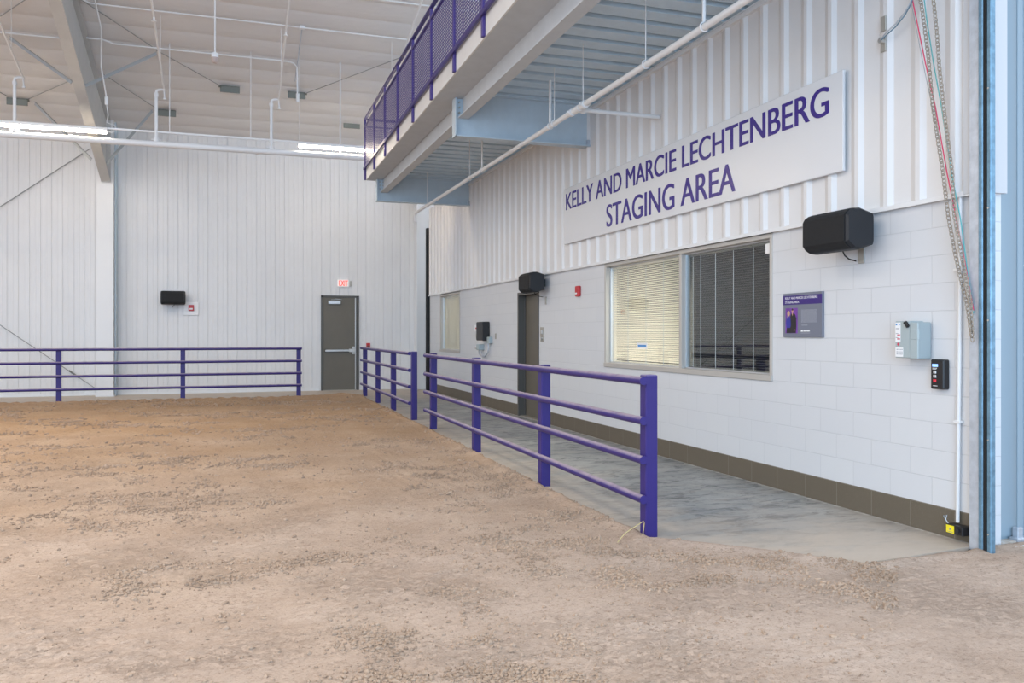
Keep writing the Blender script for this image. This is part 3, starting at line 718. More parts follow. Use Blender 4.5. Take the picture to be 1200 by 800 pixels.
# main across the far bay, with its risers
SY = 18.1
t = thing('sprinkler_main', (-1.5, SY, 5.62), 'thick white sprinkler main hung across in front of the far wall', 'pipe')
MB().tube([(-9,SY,5.235),(6.4,SY,5.26)], .062, 16).build('main_pipe', M['pipe'], t)
for x in (-2.9, .55, 2.0):
    MB().cyl((x-.035,SY,5.25),(x+.035,SY,5.25),.072,16).build('coupling', M['pipe'], t)
for x in (-3.86, -1.372, .838):
    r = MB(); r.tube([(x,SY,5.29),(x,SY,6.28)], .030, 12); r.build('riser', M['pipe'], t)
    e = MB(); e.tube([(x,SY,6.26),(x+.01,SY,6.32),(x+.05,SY,6.34),(x+.16,SY,6.35)], .026, 10); e.build('elbow', M['pipe'], t)
    MB().cyl((x,SY,5.30),(x,SY,5.37),.048,12).cbox(x-.09,x+.09,SY-.02,SY+.02,5.325,5.35,.004).build('coupling', M['pipe'], t); MB().cyl((x,SY,6.20),(x,SY,6.26),.043,12).build('coupling', M['pipe'], t)
for x, lab in ((-3.72, 'white sprinkler branch pipe under the ceiling left of the big rafter'), (-1.23, 'white sprinkler branch pipe rising just right of the big rafter'), (.985, 'white sprinkler branch pipe rising in the middle of the ceiling'), (3.20, 'white sprinkler branch pipe passing above the balcony railing')):
    t = thing('sprinkler_branch', (x, 16, roof_z(16)-.3), lab, 'pipe', 'sprinkler branch pipes under the ceiling')
    q = lambda y: roof_z(y)-.97
    MB().tube([(x, 11.0, q(11)), (x, 18.12, q(18.12))], .018, 10).build('pipe', M['pipe'], t)
    y = 18.10; z = q(y); MB().cyl((x,y,z),(x+.015,y,z-.17),.012,8).cyl((x+.015,y,z-.17),(x+.015,y,z-.20),.032,10).build('sprinkler_head', M['pipe'], t)
    y = 15.7; z = q(y); MB().cyl((x,y,z),(x,y,z-.07),.014,8).cyl((x,y,z-.07),(x,y,z-.085),.045,10).build('sprinkler_head', M['pipe'], t)
    for y in (14.2, 17.2): MB().cyl((x,y,q(y)),(x,y,roof_z(y)-.02),.006,6).build('hanger_rod', M['pipe'], t)
# ceiling conduits
def rz(y, o=.12): return roof_z(y)-o
t = thing('ceiling_conduit', (-.5, 18.16, rz(18.16)), 'thin white conduit under the ceiling ending in a short drop', 'conduit', 'thin white conduits under the ceiling')
MB().tube([(-2.62,18.05,rz(18.05)),(-2.34,18.05,rz(18.05)),(-2.16,18.16,rz(18.16)),(1.18,18.16,rz(18.16)),(1.30,18.18,rz(18.16)-.02),(1.37,18.2,rz(18.16)-.09),(1.38,18.21,6.38)], .017, 8).build('conduit', M['pipe'], t)
MB().cyl((1.38,18.21,6.36),(1.38,18.21,6.54),.033,10).build('fitting', M['pipe'], t)
t = thing('ceiling_conduit', (-3.8, 18.16, rz(18.16)), 'thin white conduit under the ceiling left of the big rafter', 'conduit', 'thin white conduits under the ceiling')
MB().tube([(-4.35,18.16,rz(18.16)),(-3.1,18.16,rz(18.16))], .017, 8).build('conduit', M['pipe'], t)
t = thing('ceiling_conduit', (0.6, 16.93, rz(16.93)), 'thin white conduit running from the rafter top to the balcony railing', 'conduit', 'thin white conduits under the ceiling')
MB().tube([(-2.62,16.75,rz(16.75)),(-2.40,16.93,rz(16.93)),(3.6,16.93,rz(16.93))], .017, 8).build('conduit', M['pipe'], t)
MB().tube([(1.37,16.93,rz(16.93)),(1.38,18.9,rz(18.9))], .012, 8).build('side_conduit', M['galv'], t)
MB().cbox(1.32,1.42,16.88,16.98,rz(16.93)-.03,rz(16.93)+.03,.006).build('fitting', M['pipe'], t)
t = thing('ceiling_conduit', (4, 15.78, rz(15.78)), 'pair of thin white conduits high above the balcony railing', 'conduit', 'thin white conduits under the ceiling')
for y in (15.78, 15.45): MB().tube([(1.8,y,rz(y)),(6.5,y,rz(y))], .017, 8).build('conduit', M['pipe'], t)
# conduit down the rafter to the left light
t = thing('ceiling_conduit', (-2.5, 19, 6.6), 'white conduit following the rafter down to the left light', 'conduit', 'thin white conduits under the ceiling')
MB().tube([(-2.28,15.2,rz(15.2)),(-2.30,17.6,rz(17.6,.2)),(-2.33,17.8,6.6),(-2.27,18.06,6.09)], .015, 8).build('conduit', M['pipe'], t)
MB().cyl((-2.27,18.07,5.95),(-2.27,18.07,6.10),.033,10).build('fitting', M['pipe'], t)
MB().tube([(-2.27,18.07,5.96),(-2.24,18.08,5.75),(-2.27,18.1,5.61),(-2.13,18.1,5.57),(-2.09,18.1,5.48),(-2.15,18.1,5.42),(-2.26,18.1,5.43)], .008, 8).build('flexible_cord', M['pipe'], t)
# heat detector on its stem
t = thing('heat_detector', (-.24, 16.0, 6.34), 'white round detector hanging on a long stem from the ceiling', 'detector')
MB().cyl((-.235,16.0,6.50),(-.235,16.0,7.82),.014,8).build('stem', M['pipe'], t)
MB().tube([(-.235,16.0,6.53),(-.235,16.0,6.515),(-.235,16.0,6.44)], [.035,.062,.062], 16).build('body', M['white'], t)
MB().tube([(-.235,16.0,6.44),(-.235,16.0,6.37),(-.235,16.0,6.345)], [.066,.062,.035], 16).build('lens', mat('brownish detector lens', (.45,.36,.33), .4), t)
# suspension wires of the lights
# --- lights
def linear_light(x0, x1, label):
    t = thing('linear_light', ((x0+x1)/2, SY-.02, 5.38), label, 'light fixture', 'linear lights in front of the far wall')
    mb = MB(); mb.extrude([(SY-.055,5.44),(SY-.045,5.495),(SY-.02,5.51),(SY+.02,5.51),(SY+.045,5.495),(SY+.055,5.44)], 'x', x0, x1); mb.build('housing', M['lampbody'], t)
    mb = MB(); mb.extrude([(SY-.05+.10*k/8, 5.439-.055*math.sin(PI*k/8)) for k in range(9)], 'x', x0+.01, x1-.01); mb.build('glowing_tube', M['lamp'], t)
    for x in (x0-.006, x1+.006): MB().cbox(x-.008,x+.008,SY-.055,SY+.055,5.40,5.50,.004).build('end_cap', M['lampbody'], t)
    return t
linear_light(-4.72, -2.27, 'glowing linear light crossing in front of the rafter foot')
linear_light(1.39, 3.84, 'glowing linear light partly behind the balcony railing')
t = thing('lighting_raceway', (-.5, SY, 5.48), 'thin white raceway joining the two linear lights', 'raceway')
MB().cbox(-2.255,1.375,SY-.018,SY+.018,5.477,5.512,.004).build('channel', M['pipe'], t)
for x, z, r_, lab in ((-1.124,5.512,.009,'thin white rod holding the raceway right of the rafter'), (.433,5.512,.008,'thin white rod holding the middle of the raceway'), (1.41,5.512,.004,'fine wire at the left end of the right linear light'), (2.267,5.30,.012,'white rod passing the right linear light down to the main pipe')):
    MB().cyl((x,SY+(.07 if x > 2 else 0),z),(x,SY+(.07 if x > 2 else 0),roof_z(SY)-.03),r_,6).build('suspension_rod', M['pipe'], None, label=lab, cat='rod')

# ------------------------------------------------------------------ roof bracing
def lbar(m, a, b, w=.06): m.bar(a, b, w, .008); m.bar(Vector(a)+Vector((0,0,-w/2)), Vector(b)+Vector((0,0,-w/2)), .008, w)
for a, b, lab in (((-1.39,18.33,7.16),(-2.60,17.78,6.24),'grey steel angle brace from ceiling down to the rafter, upper right'), ((-3.98,18.31,7.17),(-2.80,17.56,6.22),'grey steel angle brace from ceiling down to the rafter, upper left'),
                  ((-1.66,20.74,6.58),(-2.58,20.6,5.30),'grey steel angle brace behind the main pipe, right of the rafter foot'), ((-4.04,20.78,6.56),(-2.81,20.0,5.25),'grey steel angle brace behind the left light, left of the rafter foot')):
    mb = MB(); lbar(mb, a, b); mb.build('flange_brace', M['brace'], None, label=lab, cat='brace', group='flange braces of the big rafter')
for a, b, p, lab in (((-4.02,17.76,7.36),(-2.75,16.3,7.70),None,'thin bracing rod on the ceiling, top left corner'),
                  ((-1.39,18.33,7.2),(-.18,19.41,6.90),(-.18,.23,19.43,6.92),'thin bracing rod on the ceiling ending in a grey clip below the detector'),
                  ((3.55,17.61,7.38),(1.65,19.41,6.90),(1.26,1.65,19.43,6.92),'thin bracing rod on the ceiling running to the balcony railing'),
                  ((-2.50,19.4,6.92),(-1.54,20.72,6.60),(-1.54,-1.15,20.71,6.60),'thin bracing rod near the top of the far wall, right of the rafter'),
                  ((-2.85,19.45,6.90),(-4.17,20.76,6.60),(-4.58,-4.17,20.75,6.60),'thin bracing rod with a grey clip left of the rafter foot'),
                  ((-2.62,16.9,7.58),(-1.42,18.28,7.22),None,'thin bracing rod on the ceiling just right of the rafter top'),
                  ((-5.4,19.6,6.9),(-4.56,20.70,6.62),None,'thin bracing rod at the left edge of the ceiling')):
    t = thing('bracing_rod', ((a[0]+b[0])/2, (a[1]+b[1])/2, min(a[2],b[2])), lab, 'bracing rod', 'bracing rods on the ceiling')
    MB().cyl(a, b, .009, 6).build('rod', M['rod'], t)
    if p:
        x0, x1, y, z = p; mb = MB(); mb.cbox(x0, x1, y-.008, y+.008, z-.15, z-.01, .003); mb.cbox(x0, x1, y-.02, y+.06, z-.012, z, .003); mb.bar((x0 if abs(b[0]-x0) < abs(b[0]-x1) else x1, y, z-.04), (b[0], b[1], z-.02), .06, .05)
        mb.build('clip', M['platedark'], t)
t = thing('steel_clip', (2.87,20.7,6.59), 'grey steel clip on the ceiling beside the far end of the railing', 'clip')
mb = MB(); mb.cbox(2.66,3.06,20.68,20.70,6.50,6.62,.003); mb.build('plate', M['platedark'], t)
t = thing('wall_brace_rod', (-5,21.88,4.2), 'diagonal steel rod rising along the far wall to the rafter foot', 'bracing rod')
MB().cyl((-3.10,21.88,5.83),(-7.2,21.88,2.6),.012,8).build('rod', M['rod'], t)
t = thing('wall_brace_rod', (-5,21.88,.2), 'diagonal steel rod coming down behind the far fence to the column base', 'bracing rod')
MB().cyl((-2.95,21.88,.14),(-8.6,21.88,4.42),.010,8).build('rod', M['rod'], t)
MB().cyl((-3.33,21.88,.43),(-3.55,21.88,.60),.020,8).build('turnbuckle', M['platedark'], t)

# ------------------------------------------------------------------ loudspeakers
def speaker(loc, rz_, label):
    """local: long axis y, front towards -x, wall at x = +.355"""
    t = thing('wall_speaker', loc, label, 'speaker', 'black wall speakers'); t.rotation_euler.z = rz_
    L = .275; prof = [(0,-.105),(.018,-.125),(.07,-.160),(.13,-.165),(.26,-.125),(.265,-.10),(.265,.10),(.26,.125),(.13,.165),(.07,.160),(.018,.125),(0,.105)]
    def part(nm, mb, m):
        me = bpy.data.meshes.new(nm); me.from_pydata(mb.v, [], mb.f); me.materials.append(m)
        import bmesh
        bm = bmesh.new(); bm.from_mesh(me); bmesh.ops.remove_doubles(bm, verts=bm.verts, dist=1e-5); bmesh.ops.recalc_face_normals(bm, faces=bm.faces); bm.to_mesh(me); bm.free()
        o = bpy.data.objects.new(nm, me); COL.objects.link(o); o.parent = t; return o
    mb = MB(); n = len(prof); rings = [(-L, .90, .018), (-L+.02, .985, .003), (-L+.045, 1, 0), (L-.045, 1, 0), (L-.02, .985, .003), (L, .90, .018)]
    V = []
    for yy_, sc, dx in rings:
        for px, pz in prof: V.append((.13+(px-.13)*sc, yy_, pz*sc))
    F = [(j*n+i, j*n+(i+1)%n, (j+1)*n+(i+1)%n, (j+1)*n+i) for j in range(5) for i in range(n)] + [tuple(range(n))[::-1], tuple(range(5*n, 6*n))]
    mb.add(V, F); cab = part('cabinet', mb, M['black'])
    mb = MB(); gp = [(-.006,-.10),(-.004,-.105),(.014,-.130),(.05,-.152),(.052,-.148),(.0,-.10),(.0,.10),(.052,.148),(.05,.152),(.014,.130),(-.004,.105),(-.006,.10)]
    mb.extrude(gp, 'y', -L+.03, L-.03); part('grille', mb, M['grille'])
    mb = MB(); mb.cbox(.335,.355,-.06,.06,-.06,.06,.004); mb.cbox(.26,.34,-.03,.03,-.03,.03,.004); part('bracket', mb, M['black'])
    mb = MB(); mb.tube([(.16,-.03,-.15),(.20,-.01,-.19),(.27,.02,-.215),(.345,.03,-.225)], .006, 8); part('cable', mb, M['blackp'])
    return t
speaker((4.54,5.57,2.285), 0, 'black wall speaker between the wide window and the hanging chains')
speaker((4.54,12.79,2.29), 0, 'black wall speaker over the recessed door in the block wall')
speaker((-1.27,21.60,2.33), PI/2, 'black speaker mounted on the far ribbed metal wall')
t = thing('wall_plate', (WX-.005,5.54,2.03), 'small grey wall plate below the near speaker', 'wall plate')
MB().cbox(WX-.012,WX,5.505,5.575,2.035,2.16,.003).build('plate', M['plate'], t)
t = thing('wall_plate', (WX-.005,12.70,1.95), 'small grey wall plate below the speaker over the recessed door', 'wall plate')
MB().cbox(WX-.012,WX,12.67,12.73,1.94,2.06,.003).build('plate', M['plate'], t)

# ------------------------------------------------------------------ writing
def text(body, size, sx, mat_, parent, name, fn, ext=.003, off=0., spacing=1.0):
    """a line of text as a mesh; fn maps flat (u, v) plus depth to world"""
    cu = bpy.data.curves.new(name, 'FONT'); cu.body = body; cu.size = 1; cu.space_character = spacing
    tmp = bpy.data.objects.new('t', cu); COL.objects.link(tmp); bpy.context.view_layer.update()
    me = bpy.data.meshes.new_from_object(tmp.evaluated_get(bpy.context.evaluated_depsgraph_get()))
    bpy.data.objects.remove(tmp); bpy.data.curves.remove(cu)
    us = [v.co.x for v in me.vertices]; vs = [v.co.y for v in me.vertices]
    u0, u1, v0, v1 = min(us), max(us), min(vs), max(vs)
    top = [(((v.co.x-u0)/(u1-u0)), ((v.co.y-v0)/(v1-v0))) for v in me.vertices]
    faces = [tuple(p.vertices) for p in me.polygons]
    bpy.data.meshes.remove(me)
    mb = MB(); n = len(top)
    edges = {}
    for f in faces:
        for i in range(len(f)):
            a, b = f[i], f[(i+1) % len(f)]
            edges[(a, b)] = edges.get((a, b), 0) + 1
    side = [(a, b, b+n, a+n) for (a, b) in edges if (b, a) not in edges]
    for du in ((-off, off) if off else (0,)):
        ex = ext + (.0012 if du > 0 else 0)
        mb.add([fn(u+du, v, ex) for u, v in top] + [fn(u+du, v, 0) for u, v in top], faces + side)
    return mb.build(name, mat_, parent, recalc=False)
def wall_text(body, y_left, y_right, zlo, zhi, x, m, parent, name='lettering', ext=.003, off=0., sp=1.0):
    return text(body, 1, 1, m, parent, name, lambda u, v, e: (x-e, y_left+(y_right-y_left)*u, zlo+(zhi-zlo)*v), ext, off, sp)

# big sign
t = thing('wall_sign', (WX-.05, 8.74, 2.82), 'large white sign board with purple staging area lettering', 'sign')
MB().cbox(WX-.062, WX-.036, 5.69, 11.79, 2.815, 3.655, .004).build('board', M['sign'], t)
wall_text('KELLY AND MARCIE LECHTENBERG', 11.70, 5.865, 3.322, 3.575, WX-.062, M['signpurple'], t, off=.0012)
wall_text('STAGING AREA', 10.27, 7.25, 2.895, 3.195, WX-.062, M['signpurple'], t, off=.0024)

# plaque with text and a printed portrait
t = thing('wall_plaque', (WX-.01, 6.26, 1.43), 'small grey and purple donor plaque with a printed portrait', 'plaque')
py0, py1, pz0, pz1 = 5.995, 6.535, 1.43, 1.83; px = WX-.022
MB().cbox(px, WX, py0, py1, pz0, pz1, .003).build('panel', M['plaqueg'], t)
MB().box(px-.0012, px, py0+.002, py1-.002, pz1-.105, pz1-.022).build('title_band', M['plaqueb'], t)
wall_text('KELLY AND MARCIE LECHTENBERG', 6.50, 6.055, 1.775, 1.796, px-.0012, M['white'], t, 'title_lettering', .0006, 0)
wall_text('STAGING AREA', 6.50, 6.305, 1.738, 1.759, px-.0012, M['white'], t, 'title_lettering', .0006, 0)
MB().box(px-.0008, px, 6.16, 6.205, 1.480, 1.493).box(px-.0008, px, 6.212, 6.245, 1.480, 1.492).box(px-.0008, px, 6.252, 6.28, 1.479, 1.494).build('small_print', M['label'], t)
mb = MB()
for k in range(15):
    z = 1.672-.0078*k; e = 6.06 + (.012*((k*7) % 5)/4)
    y = 6.275
    while y > e:
        w = random.uniform(.008,.02); mb.box(px-.0009, px, max(y-w, e), y, z, z+.0034); y -= w+.004
mb.box(px-.0009, px, 6.19, 6.27, 1.535, 1.540); mb.box(px-.0009,px,6.155,6.28,1.466,1.4695)
mb.build('body_text', mat('faint grey print', (.36,.38,.43), .5), t)
p = MB().box(px-.0012, px, 6.325, 6.498, 1.465, 1.695).build('portrait', M['portrait'], t)
def disc2(mb, y, z, ry, rz2, d, mi=0, a0=0, a1=2*PI, n=20):
    vs = [(px-d, y+ry*math.cos(a0+(a1-a0)*k/n), z+rz2*math.sin(a0+(a1-a0)*k/n)) for k in range(n+1)]
    mb.add(vs, [tuple(range(n+1))], mi)
mb = MB(); q = lambda L_, d, mi: mb.add([(px-d, y, z) for y, z in L_], [tuple(range(len(L_)))], mi)
q([(6.415,1.645),(6.385,1.648),(6.360,1.638),(6.345,1.60),(6.342,1.53),(6.350,1.467),(6.43,1.467),(6.432,1.55),(6.428,1.62)], .0015, 0)
disc2(mb, 6.397, 1.668, .0125, .020, .0017, 1); disc2(mb, 6.397, 1.681, .0135, .010, .0018, 2)
q([(6.405,1.648),(6.389,1.648),(6.397,1.62)], .0017, 1)
q([(6.470,1.622),(6.440,1.622),(6.425,1.60),(6.42,1.54),(6.428,1.515),(6.483,1.515),(6.490,1.56),(6.484,1.60)], .0019, 3)
q([(6.48,1.515),(6.43,1.515),(6.428,1.467),(6.484,1.467)], .0017, 0)
disc2(mb, 6.452, 1.645, .019, .024, .0019, 4); disc2(mb, 6.449, 1.643, .0115, .017, .0021, 1); disc2(mb, 6.372, 1.495, .006, .008, .0019, 1)
q([(6.466,1.64),(6.458,1.64),(6.456,1.60),(6.468,1.60)], .0022, 4)
mb.build('portrait_figures', [M['suit'], M['skin'], M['hair'], M['blouse'], M['blond']], p, recalc=False)

# exit sign
t = thing('exit_sign', (2.81, YB-.03, 2.68), 'small lit exit sign above the far door', 'exit sign')
MB().cbox(2.665,2.955,YB-.07,YB,2.68,2.86,.006).build('housing', M['exitw'], t)
text('EXIT', 1, 1, M['exitr'], t, 'lettering', lambda u, v, e: (2.70+.225*u, YB-.07-e, 2.70+.14*v), .002, .015)
t = thing('junction_box', (3.01, YB, 2.69), 'little grey box on the far wall beside the exit sign', 'junction box')
MB().cbox(2.985,3.035,YB-.05,YB,2.70,2.83,.004).build('box', M['plate'], t)

# fire alarm devices
def pull_station(p, horiz, label, plate=False, s=1.):
    t = thing('fire_alarm_pull', p, label, 'fire alarm', 'red fire alarm devices'); x, y, z = p
    if horiz:   # on far wall
        if plate: MB().cbox(x-.17,x+.17,y-.03,y,z-.06,z+.26,.004).build('back_plate', M['white'], t); y -= .03; z += .04
        MB().cbox(x-.06*s,x+.06*s,y-.05,y,z,z+.14*s,.008).build('body', M['red'], t)
        MB().cbox(x-.035*s,x+.035*s,y-.062,y-.05,z+.03*s,z+.065*s,.004).build('handle', M['white'] if plate else M['darkfr'], t)
    else:
        MB().cbox(x-.05,x,y-.06,y+.06,z,z+.155,.010).build('body', M['red'], t)
        MB().cbox(x-.062,x-.05,y-.03,y+.03,z+.03,z+.055,.004).build('handle', M['white'], t)
    return t
pull_station((WX,11.34,2.01), False, 'red fire alarm pull on the block wall left of the wide window')
pull_station((-.87,YB-.005,1.98), True, 'red fire alarm pull on a white plate beside the far speaker', True, 1.05)
pull_station((3.46,YB-.002,1.10), True, 'small red alarm box low on the far wall right of the exit door', False, .85)
t = thing('alarm_plate_conduit', (-1.02,YB-.02,2.24), 'short white conduit rising from the far fire alarm plate', 'conduit')
MB().tube([(-1.02,YB-.02,2.24),(-1.02,YB-.02,2.33)], .014, 8).build('pipe', M['pipe'], t)

# card reader plate by the recessed door
t = thing('key_switch_plate', (WX,12.9,1.31), 'steel key switch plate on the block wall right of the recessed door', 'switch plate')
MB().cbox(WX-.012,WX,12.80,12.95,1.33,1.57,.004).build('plate', M['plate'], t)
mb = MB(); mb.cyl((WX-.012,12.865,1.39),(WX-.03,12.865,1.39),.028,14); mb.build('key_cylinder', M['chrome'], t)
MB().cbox(WX-.024,WX-.012,12.84,12.90,1.46,1.52,.003).build('button', M['alu'], t)

# telephone box and valve group near the far window
t = thing('wall_phone_box', (WX,16.05,1.31), 'black box with clear window on the block wall right of the far window', 'equipment box')
MB().cbox(WX-.16,WX,15.80,16.22,1.325,1.70,.015).build('body', M['blackp'], t)
MB().cbox(WX-.14,WX-.03,16.22,16.42,1.50,1.64,.008).build('side_cover', M['label'], t)
MB().box(WX-.1415,WX-.14,16.26,16.34,1.56,1.585).build('warning_mark', M['inkred'], t)
MB().cbox(WX-.07,WX,15.62,15.78,1.27,1.40,.006).build('side_box', M['disc'], t)
for y, l in ((16.72,'left'), (15.40,'right')):
    MB().cbox(WX-.012,WX,y-.03,y+.03,1.36,1.47,.003).build('outlet_plate', M['plate'], None, label='small grey outlet plate on the block wall %s' % ('between the far window and the black box' if l == 'left' else 'just right of the black box'), cat='outlet plate')
t = thing('regulator_valve', (WX,16.2,1.08), 'small grey regulator with looped tubing under the black box', 'valve')
MB().cbox(WX-.12,WX+.005,16.18,16.36,1.13,1.25,.012).build('body', M['disc'], t)
MB().cyl((WX-.07,16.44,1.20),(WX-.07,16.36,1.20),.035,14).build('gauge', M['label'], t)
MB().cyl((WX-.07,16.56,1.17),(WX-.07,16.44,1.17),.02,10).build('spout', M['chrome'], t)
MB().tube([(WX-.06,16.2,1.10),(WX-.06,16.1,1.02),(WX-.06,15.9,1.02),(WX-.05,15.78,1.08),(WX-.04,15.76,1.18),(WX-.04,15.78,1.27)], .014, 8).build('tubing', M['galv'], t)
MB().tube([(WX-.06,16.34,1.14),(WX-.06,16.36,1.05),(WX-.05,16.2,1.0),(WX-.05,16.0,1.0)], .010, 8).build('tubing', M['galv'], t)

# ------------------------------------------------------------------ switch gear near the chains
t = thing('disconnect_switch', (WX,4.94,1.28), 'grey electrical disconnect box with labels on the block wall', 'electrical box')
x0 = WX-.13
MB().cbox(x0, WX, 4.90, 5.045, 1.28, 1.555, .006).cbox(x0-.004, WX-.01, 4.82, 4.90, 1.275, 1.545, .006).build('enclosure', M['disc'], t)
MB().cbox(x0-.006,x0+.02,4.815,4.90,1.41,1.50,.01).build('latch_plate', M['disc'], t)
MB().bar((x0-.012,4.935,1.548),(x0-.012,4.905,1.512),.022,.018,up=(1,0,0)).build('handle', M['blackp'], t)
mb = MB(); mb.box(x0-.0012, x0, 4.99, 5.040, 1.40, 1.545); mb.box(x0-.0012, x0, 4.965, 5.040, 1.288, 1.358); mb.build('label', M['label'], t)
mb = MB()
mb.box(x0-.002,x0-.0012,5.022,5.036,1.524,1.536,1); mb.box(x0-.002,x0-.0012,4.996,5.006,1.524,1.536,1)
for z in (1.50,1.492): mb.box(x0-.002,x0-.0012,5.0,5.035,z,z+.003,0)
for z in (1.448,1.418): mb.box(x0-.002,x0-.0012,4.993,5.022,z,z+.008,2)
for z in (1.460,1.43): mb.box(x0-.002,x0-.0012,5.012,5.036,z,z+.004,0)
mb.cyl((x0-.002,5.012,1.382),(x0,5.012,1.382),.011,14,2)
for k, z in enumerate((1.34,1.322,1.305)):
    for j in range(4): mb.box(x0-.002,x0-.0012,4.970+.016*j,4.980+.016*j,z,z+.006,0)
mb.build('label_print', [M['ink'], M['blueink'], M['inkred']], t)

t = thing('door_control', (WX,4.73,1.06), 'black push button door control with a blue screen beside the chains', 'control box')
x0 = WX-.055
MB().cbox(x0, WX+.004, 4.665, 4.785, 1.06, 1.275, .008).build('housing', M['blackp'], t)
MB().cbox(x0-.003,x0,4.715,4.765,1.222,1.242,.001).build('screen', M['lcd'], t)
for z, m, n_ in ((1.172,'alu','button'),(1.143,'alu','button'),(1.110,'redlens','button')): MB().cbox(x0-.006,x0,4.728,4.755,z,z+.021,.002).build(n_, M[m], t)
mb = MB(); mb.box(x0-.001,x0,4.725,4.765,1.210,1.214); mb.box(x0-.001,x0,4.73,4.765,1.203,1.206); mb.box(x0-.001,x0,4.72,4.76,1.082,1.086); mb.build('small_print', M['label'], t)

t = thing('electrical_conduit', (WX-.03,4.56,.13), 'vertical pale conduit down the block wall beside the door track', 'conduit')
MB().tube([(WX-.022,4.55,2.42),(WX-.022,4.56,1.2),(WX-.022,4.575,.13)], .013, 10).build('pipe', M['trim'], t)
for z in (.83, 1.9): MB().cbox(WX-.04,WX,4.54,4.60,z,z+.02,.003).build('strap', M['trim'], t)
t = thing('photo_eye_sensor', (WX-.05,4.55,.06), 'black photo eye sensor with a yellow label near the floor', 'sensor')
MB().cbox(WX-.085,WX,4.475,4.62,.055,.118,.005).build('housing', M['blackp'], t)
MB().box(WX-.0865,WX-.085,4.545,4.612,.060,.113).build('warning_label', M['yellow'], t)
mb = MB(); mb.box(WX-.0875,WX-.0865,4.572,4.584,.080,.096); mb.box(WX-.0875,WX-.0865,4.555,4.603,.067,.070); mb.build('warning_print', M['ink'], t)
MB().cyl((WX-.085,4.51,.087),(WX-.097,4.51,.087),.015,12).build('lens', M['black'], t)
MB().tube([(WX-.02,4.63,.085),(WX-.03,4.66,.12),(WX-.03,4.69,.155),(WX-.03,4.66,.165),(WX-.03,4.67,.13),(WX-.02,4.64,.075)], .003, 6).build('wire', M['cord'], t)

# ------------------------------------------------------------------ overhead door guides
t = thing('door_guide', (4.83,4.31,-.06), 'galvanised and blue grey overhead door guide at the near end of the block wall', 'door track')
MB().box(4.818,4.822,4.345,4.425,-.03,5.6).box(4.822,WX-.046,4.421,4.425,-.03,5.6).build('wall_angle', M['galv'], t)
MB().cbox(4.802,4.838,4.303,4.345,-.06,5.6,.008).build('inner_track', M['track'], t)
MB().cbox(4.803,4.846,4.279,4.3025,-.055,5.6,.002).build('gap_shade_strip', M['blackstrip'], t)  # black strip standing in for the shaded gap between the tracks
MB().cbox(4.806,4.85,4.243,4.2785,-.06,5.6,.006).build('outer_track', M['track'], t)
mb = MB(); mb.cbox(4.80,4.815,4.35,4.42,-.065,-.015,.003); mb.build('foot_plate', M['blackp'], t)
mb = MB(); mb.cbox(4.80,4.86,4.23,4.28,-.07,-.035,.003); mb.build('foot_plate', M['galv'], t)
for z in (.12,.75,1.55,2.3,3.1,3.75): MB().cyl((4.806,4.262,z),(4.800,4.262,z),.006,8).build('bolt', M['chrome'], t)
t = thing('door_guide', (4.87,21.1,0), 'dark door guide at the far end of the block wall', 'door track')
MB().cbox(4.82,WX+.02,21.02,21.16,0,4.18,.005).build('track', M['blackstrip'], t)

# ------------------------------------------------------------------ hoist chains, cords and cable
def polyline(pts, step):
    pts = [Vector(p) for p in pts]; out = []; acc = 0.; k = 0
    for i in range(len(pts)-1):
        d = (pts[i+1]-pts[i]).length; s = acc
        while s < d: out.append((pts[i].lerp(pts[i+1], s/d), (pts[i+1]-pts[i]).normalized())); s += step
        acc = s-d
    return out
def chain(pts, label):
    mb = MB(); pitch = .030
    for k, (p, d) in enumerate(polyline(pts, pitch)):
        side = d.cross(Vector((1,0,0)) if k % 2 else Vector((0.3,1,.1))).normalized()
        a, b = .0215, .0125; ring = []
        for j in range(10):
            an = 2*PI*j/10; ring.append(p + d*a*math.cos(an) + side*b*math.sin(an))
        mb.tube(ring, .0036, 5, closed=True)
    return mb.build('hoist_chain', M['chain'], None, label=label, cat='chain', group='steel hoist chains', recalc=False)
X_ = 4.775
chain([(X_,4.83,4.05),(X_,4.81,3.89),(X_,4.79,3.79),(X_,4.74,3.47),(X_,4.70,3.10),(X_,4.67,2.93),(X_,4.61,2.61),(X_,4.56,2.27),(X_,4.50,2.0),(X_,4.40,1.64),(X_,4.358,1.40)], 'left strand of the steel hoist chain pulled to the door track')
chain([(X_-.012,4.695,4.05),(X_-.012,4.68,3.84),(X_-.012,4.65,3.59),(X_-.012,4.63,3.36),(X_-.012,4.59,3.05),(X_-.012,4.52,2.59),(X_-.012,4.50,2.29),(X_-.012,4.43,1.96),(X_-.012,4.365,1.67),(X_-.012,4.352,1.45)], 'right strand of the steel hoist chain pulled to the door track')
MB().tube([(4.80,4.94,4.1),(4.80,4.91,3.93),(4.80,4.79,3.43),(4.80,4.70,3.09),(4.80,4.60,2.61),(4.80,4.54,2.36),(4.80,4.45,1.97),(4.80,4.375,1.62)], .0042, 8).build('pull_cord', M['redrope'], None, label='red cord running down among the hoist chains', cat='cord')
MB().tube([(4.81,4.84,4.1),(4.81,4.79,3.76),(4.81,4.73,3.43),(4.81,4.65,3.05),(4.81,4.57,2.60),(4.81,4.49,2.25),(4.81,4.385,1.60)], .004, 8).build('pull_cord', M['greenrope'], None, label='blue green cord running down among the hoist chains', cat='cord')
MB().tube([(4.805,4.96,4.1),(4.805,4.93,3.93),(4.805,4.82,3.45),(4.805,4.66,2.8)], .0025, 6).build('pull_cord', M['greyrope'], None, label='thin grey cord beside the red cord', cat='cord')
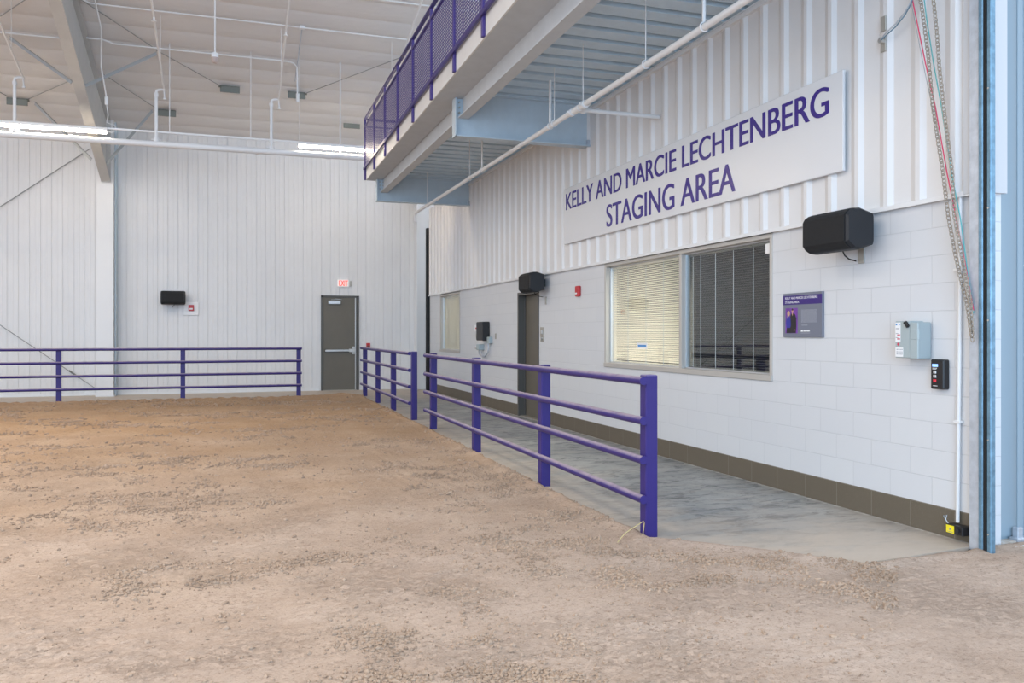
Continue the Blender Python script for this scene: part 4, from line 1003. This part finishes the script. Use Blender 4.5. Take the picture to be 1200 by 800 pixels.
MB().cbox(WX-.046,WX-.036,5.232,5.288,3.825,3.945,.003).build('wall_plate', M['plate'], None, label='upper grey wall plate high on the ribbed siding', cat='wall plate', group='grey plates on the ribbed siding')
t = thing('wall_plate', (WX-.04,5.26,3.67), 'lower grey wall plate on the ribbed siding with a cable', 'wall plate', 'grey plates on the ribbed siding')
MB().cbox(WX-.046,WX-.036,5.232,5.288,3.665,3.785,.003).build('plate', M['plate'], t)
MB().cyl((WX-.046,5.255,3.745),(WX-.085,5.25,3.75),.022,12).build('connector', M['chrome'], t)
for o in (0, .022):
    MB().tube([(WX-.08,5.245,3.745+o*.6),(WX-.09,5.17,3.765+o),(WX-.10,5.07,3.79+o),(WX-.11,4.97,3.84+o),(WX-.11,4.91,3.90+o),(WX-.12,4.86,3.99+o),(WX-.12,4.83,4.10)], .0048, 8).build('cable', M['galv'] if o else M['track'], t)

# dry stalk by the nearest post
MB().tube([(2.53,5.20,.03),(2.60,5.235,.075),(2.68,5.27,.10),(2.78,5.30,.135),(2.788,5.303,.12),(2.785,5.32,.03)], .0035, 5).build('straw_stalk', M['straw'], None, label='bent dry straw stalk leaning at the nearest purple post', cat='straw')

# ------------------------------------------------------------------ light
sc = bpy.context.scene
w = bpy.data.worlds.new('World'); sc.world = w; w.use_nodes = True; nt = w.node_tree; N = nt.nodes; L = nt.links
bg = N['Background']; tc = N.new('ShaderNodeTexCoord'); sp = N.new('ShaderNodeSeparateXYZ'); L.new(tc.outputs['Generated'], sp.inputs[0])
# bright cool sky beyond the open sides of the hall; brighter towards an assumed, unseen door (-y)
r = N.new('ShaderNodeMapRange'); r.inputs['From Min'].default_value = -.95; r.inputs['From Max'].default_value = -.1; L.new(sp.outputs['Y'], r.inputs['Value'])
mx = N.new('ShaderNodeMix'); mx.data_type = 'RGBA'; mx.inputs[6].default_value = (.66,.86,1.10,1); mx.inputs[7].default_value = (.96,.96,.965,1); L.new(r.outputs['Result'], mx.inputs[0])
L.new(mx.outputs[2], bg.inputs['Color']); bg.inputs['Strength'].default_value = 1.22
def area(name, loc, size, rot, power, col):
    l = bpy.data.lights.new(name, 'AREA'); l.shape = 'RECTANGLE'; l.size, l.size_y = size; l.energy = power; l.color = col
    o = bpy.data.objects.new(name, l); COL.objects.link(o); o.location = loc; o.rotation_euler = rot; l.spread = math.radians(150); return o
WARM = (1., .83, .64)
area('daylight_assumed_door', (-1.5, -5.5, 2.4), (5.0, 4.4), (math.radians(93), 0, math.radians(-22)), 270, (.40,.68,1.))  # added lamp standing in for daylight from an assumed, unseen door
area('blind_backlight', (6.4, 9.6, 2.85), (1.2, .6), (0,0,0), 90, (1,.93,.80)); area('blind_backlight', (6.2, 19.0, 2.85), (1.2, .6), (0,0,0), 60, (1,.92,.76))  # unseen lamps added inside the rooms to brighten the blinds
for x, y in ((-9,13),(-3.5,13),(-9,6),(-3.5,6),(-3.5,-.5)): area('fixture_light', (x, y, 7.6), (2.4,.15), (0,0,0), 125, (1,.87,.72))

# ------------------------------------------------------------------ camera
cam = bpy.data.cameras.new('Camera'); co = bpy.data.objects.new('Camera', cam); COL.objects.link(co); sc.camera = co
cam.sensor_width = 36; cam.lens = 979/1200*36; cam.clip_start = .05; cam.clip_end = 200
co.location = (0, 0, 1.46); co.rotation_euler = (PI/2, 0, -math.atan(332/979)); cam.shift_y = (391-400)/1200*1.0 * 1
sc.view_settings.view_transform = 'Standard'; sc.view_settings.look = 'None'; sc.view_settings.gamma = 1; sc.view_settings.use_curve_mapping = False
sc.view_settings.exposure = 0.71
sc.cycles.use_denoising = True; sc.cycles.max_bounces = 8; sc.cycles.diffuse_bounces = 5; sc.cycles.transparent_max_bounces = 12
sc.cycles.sample_clamp_indirect = 6
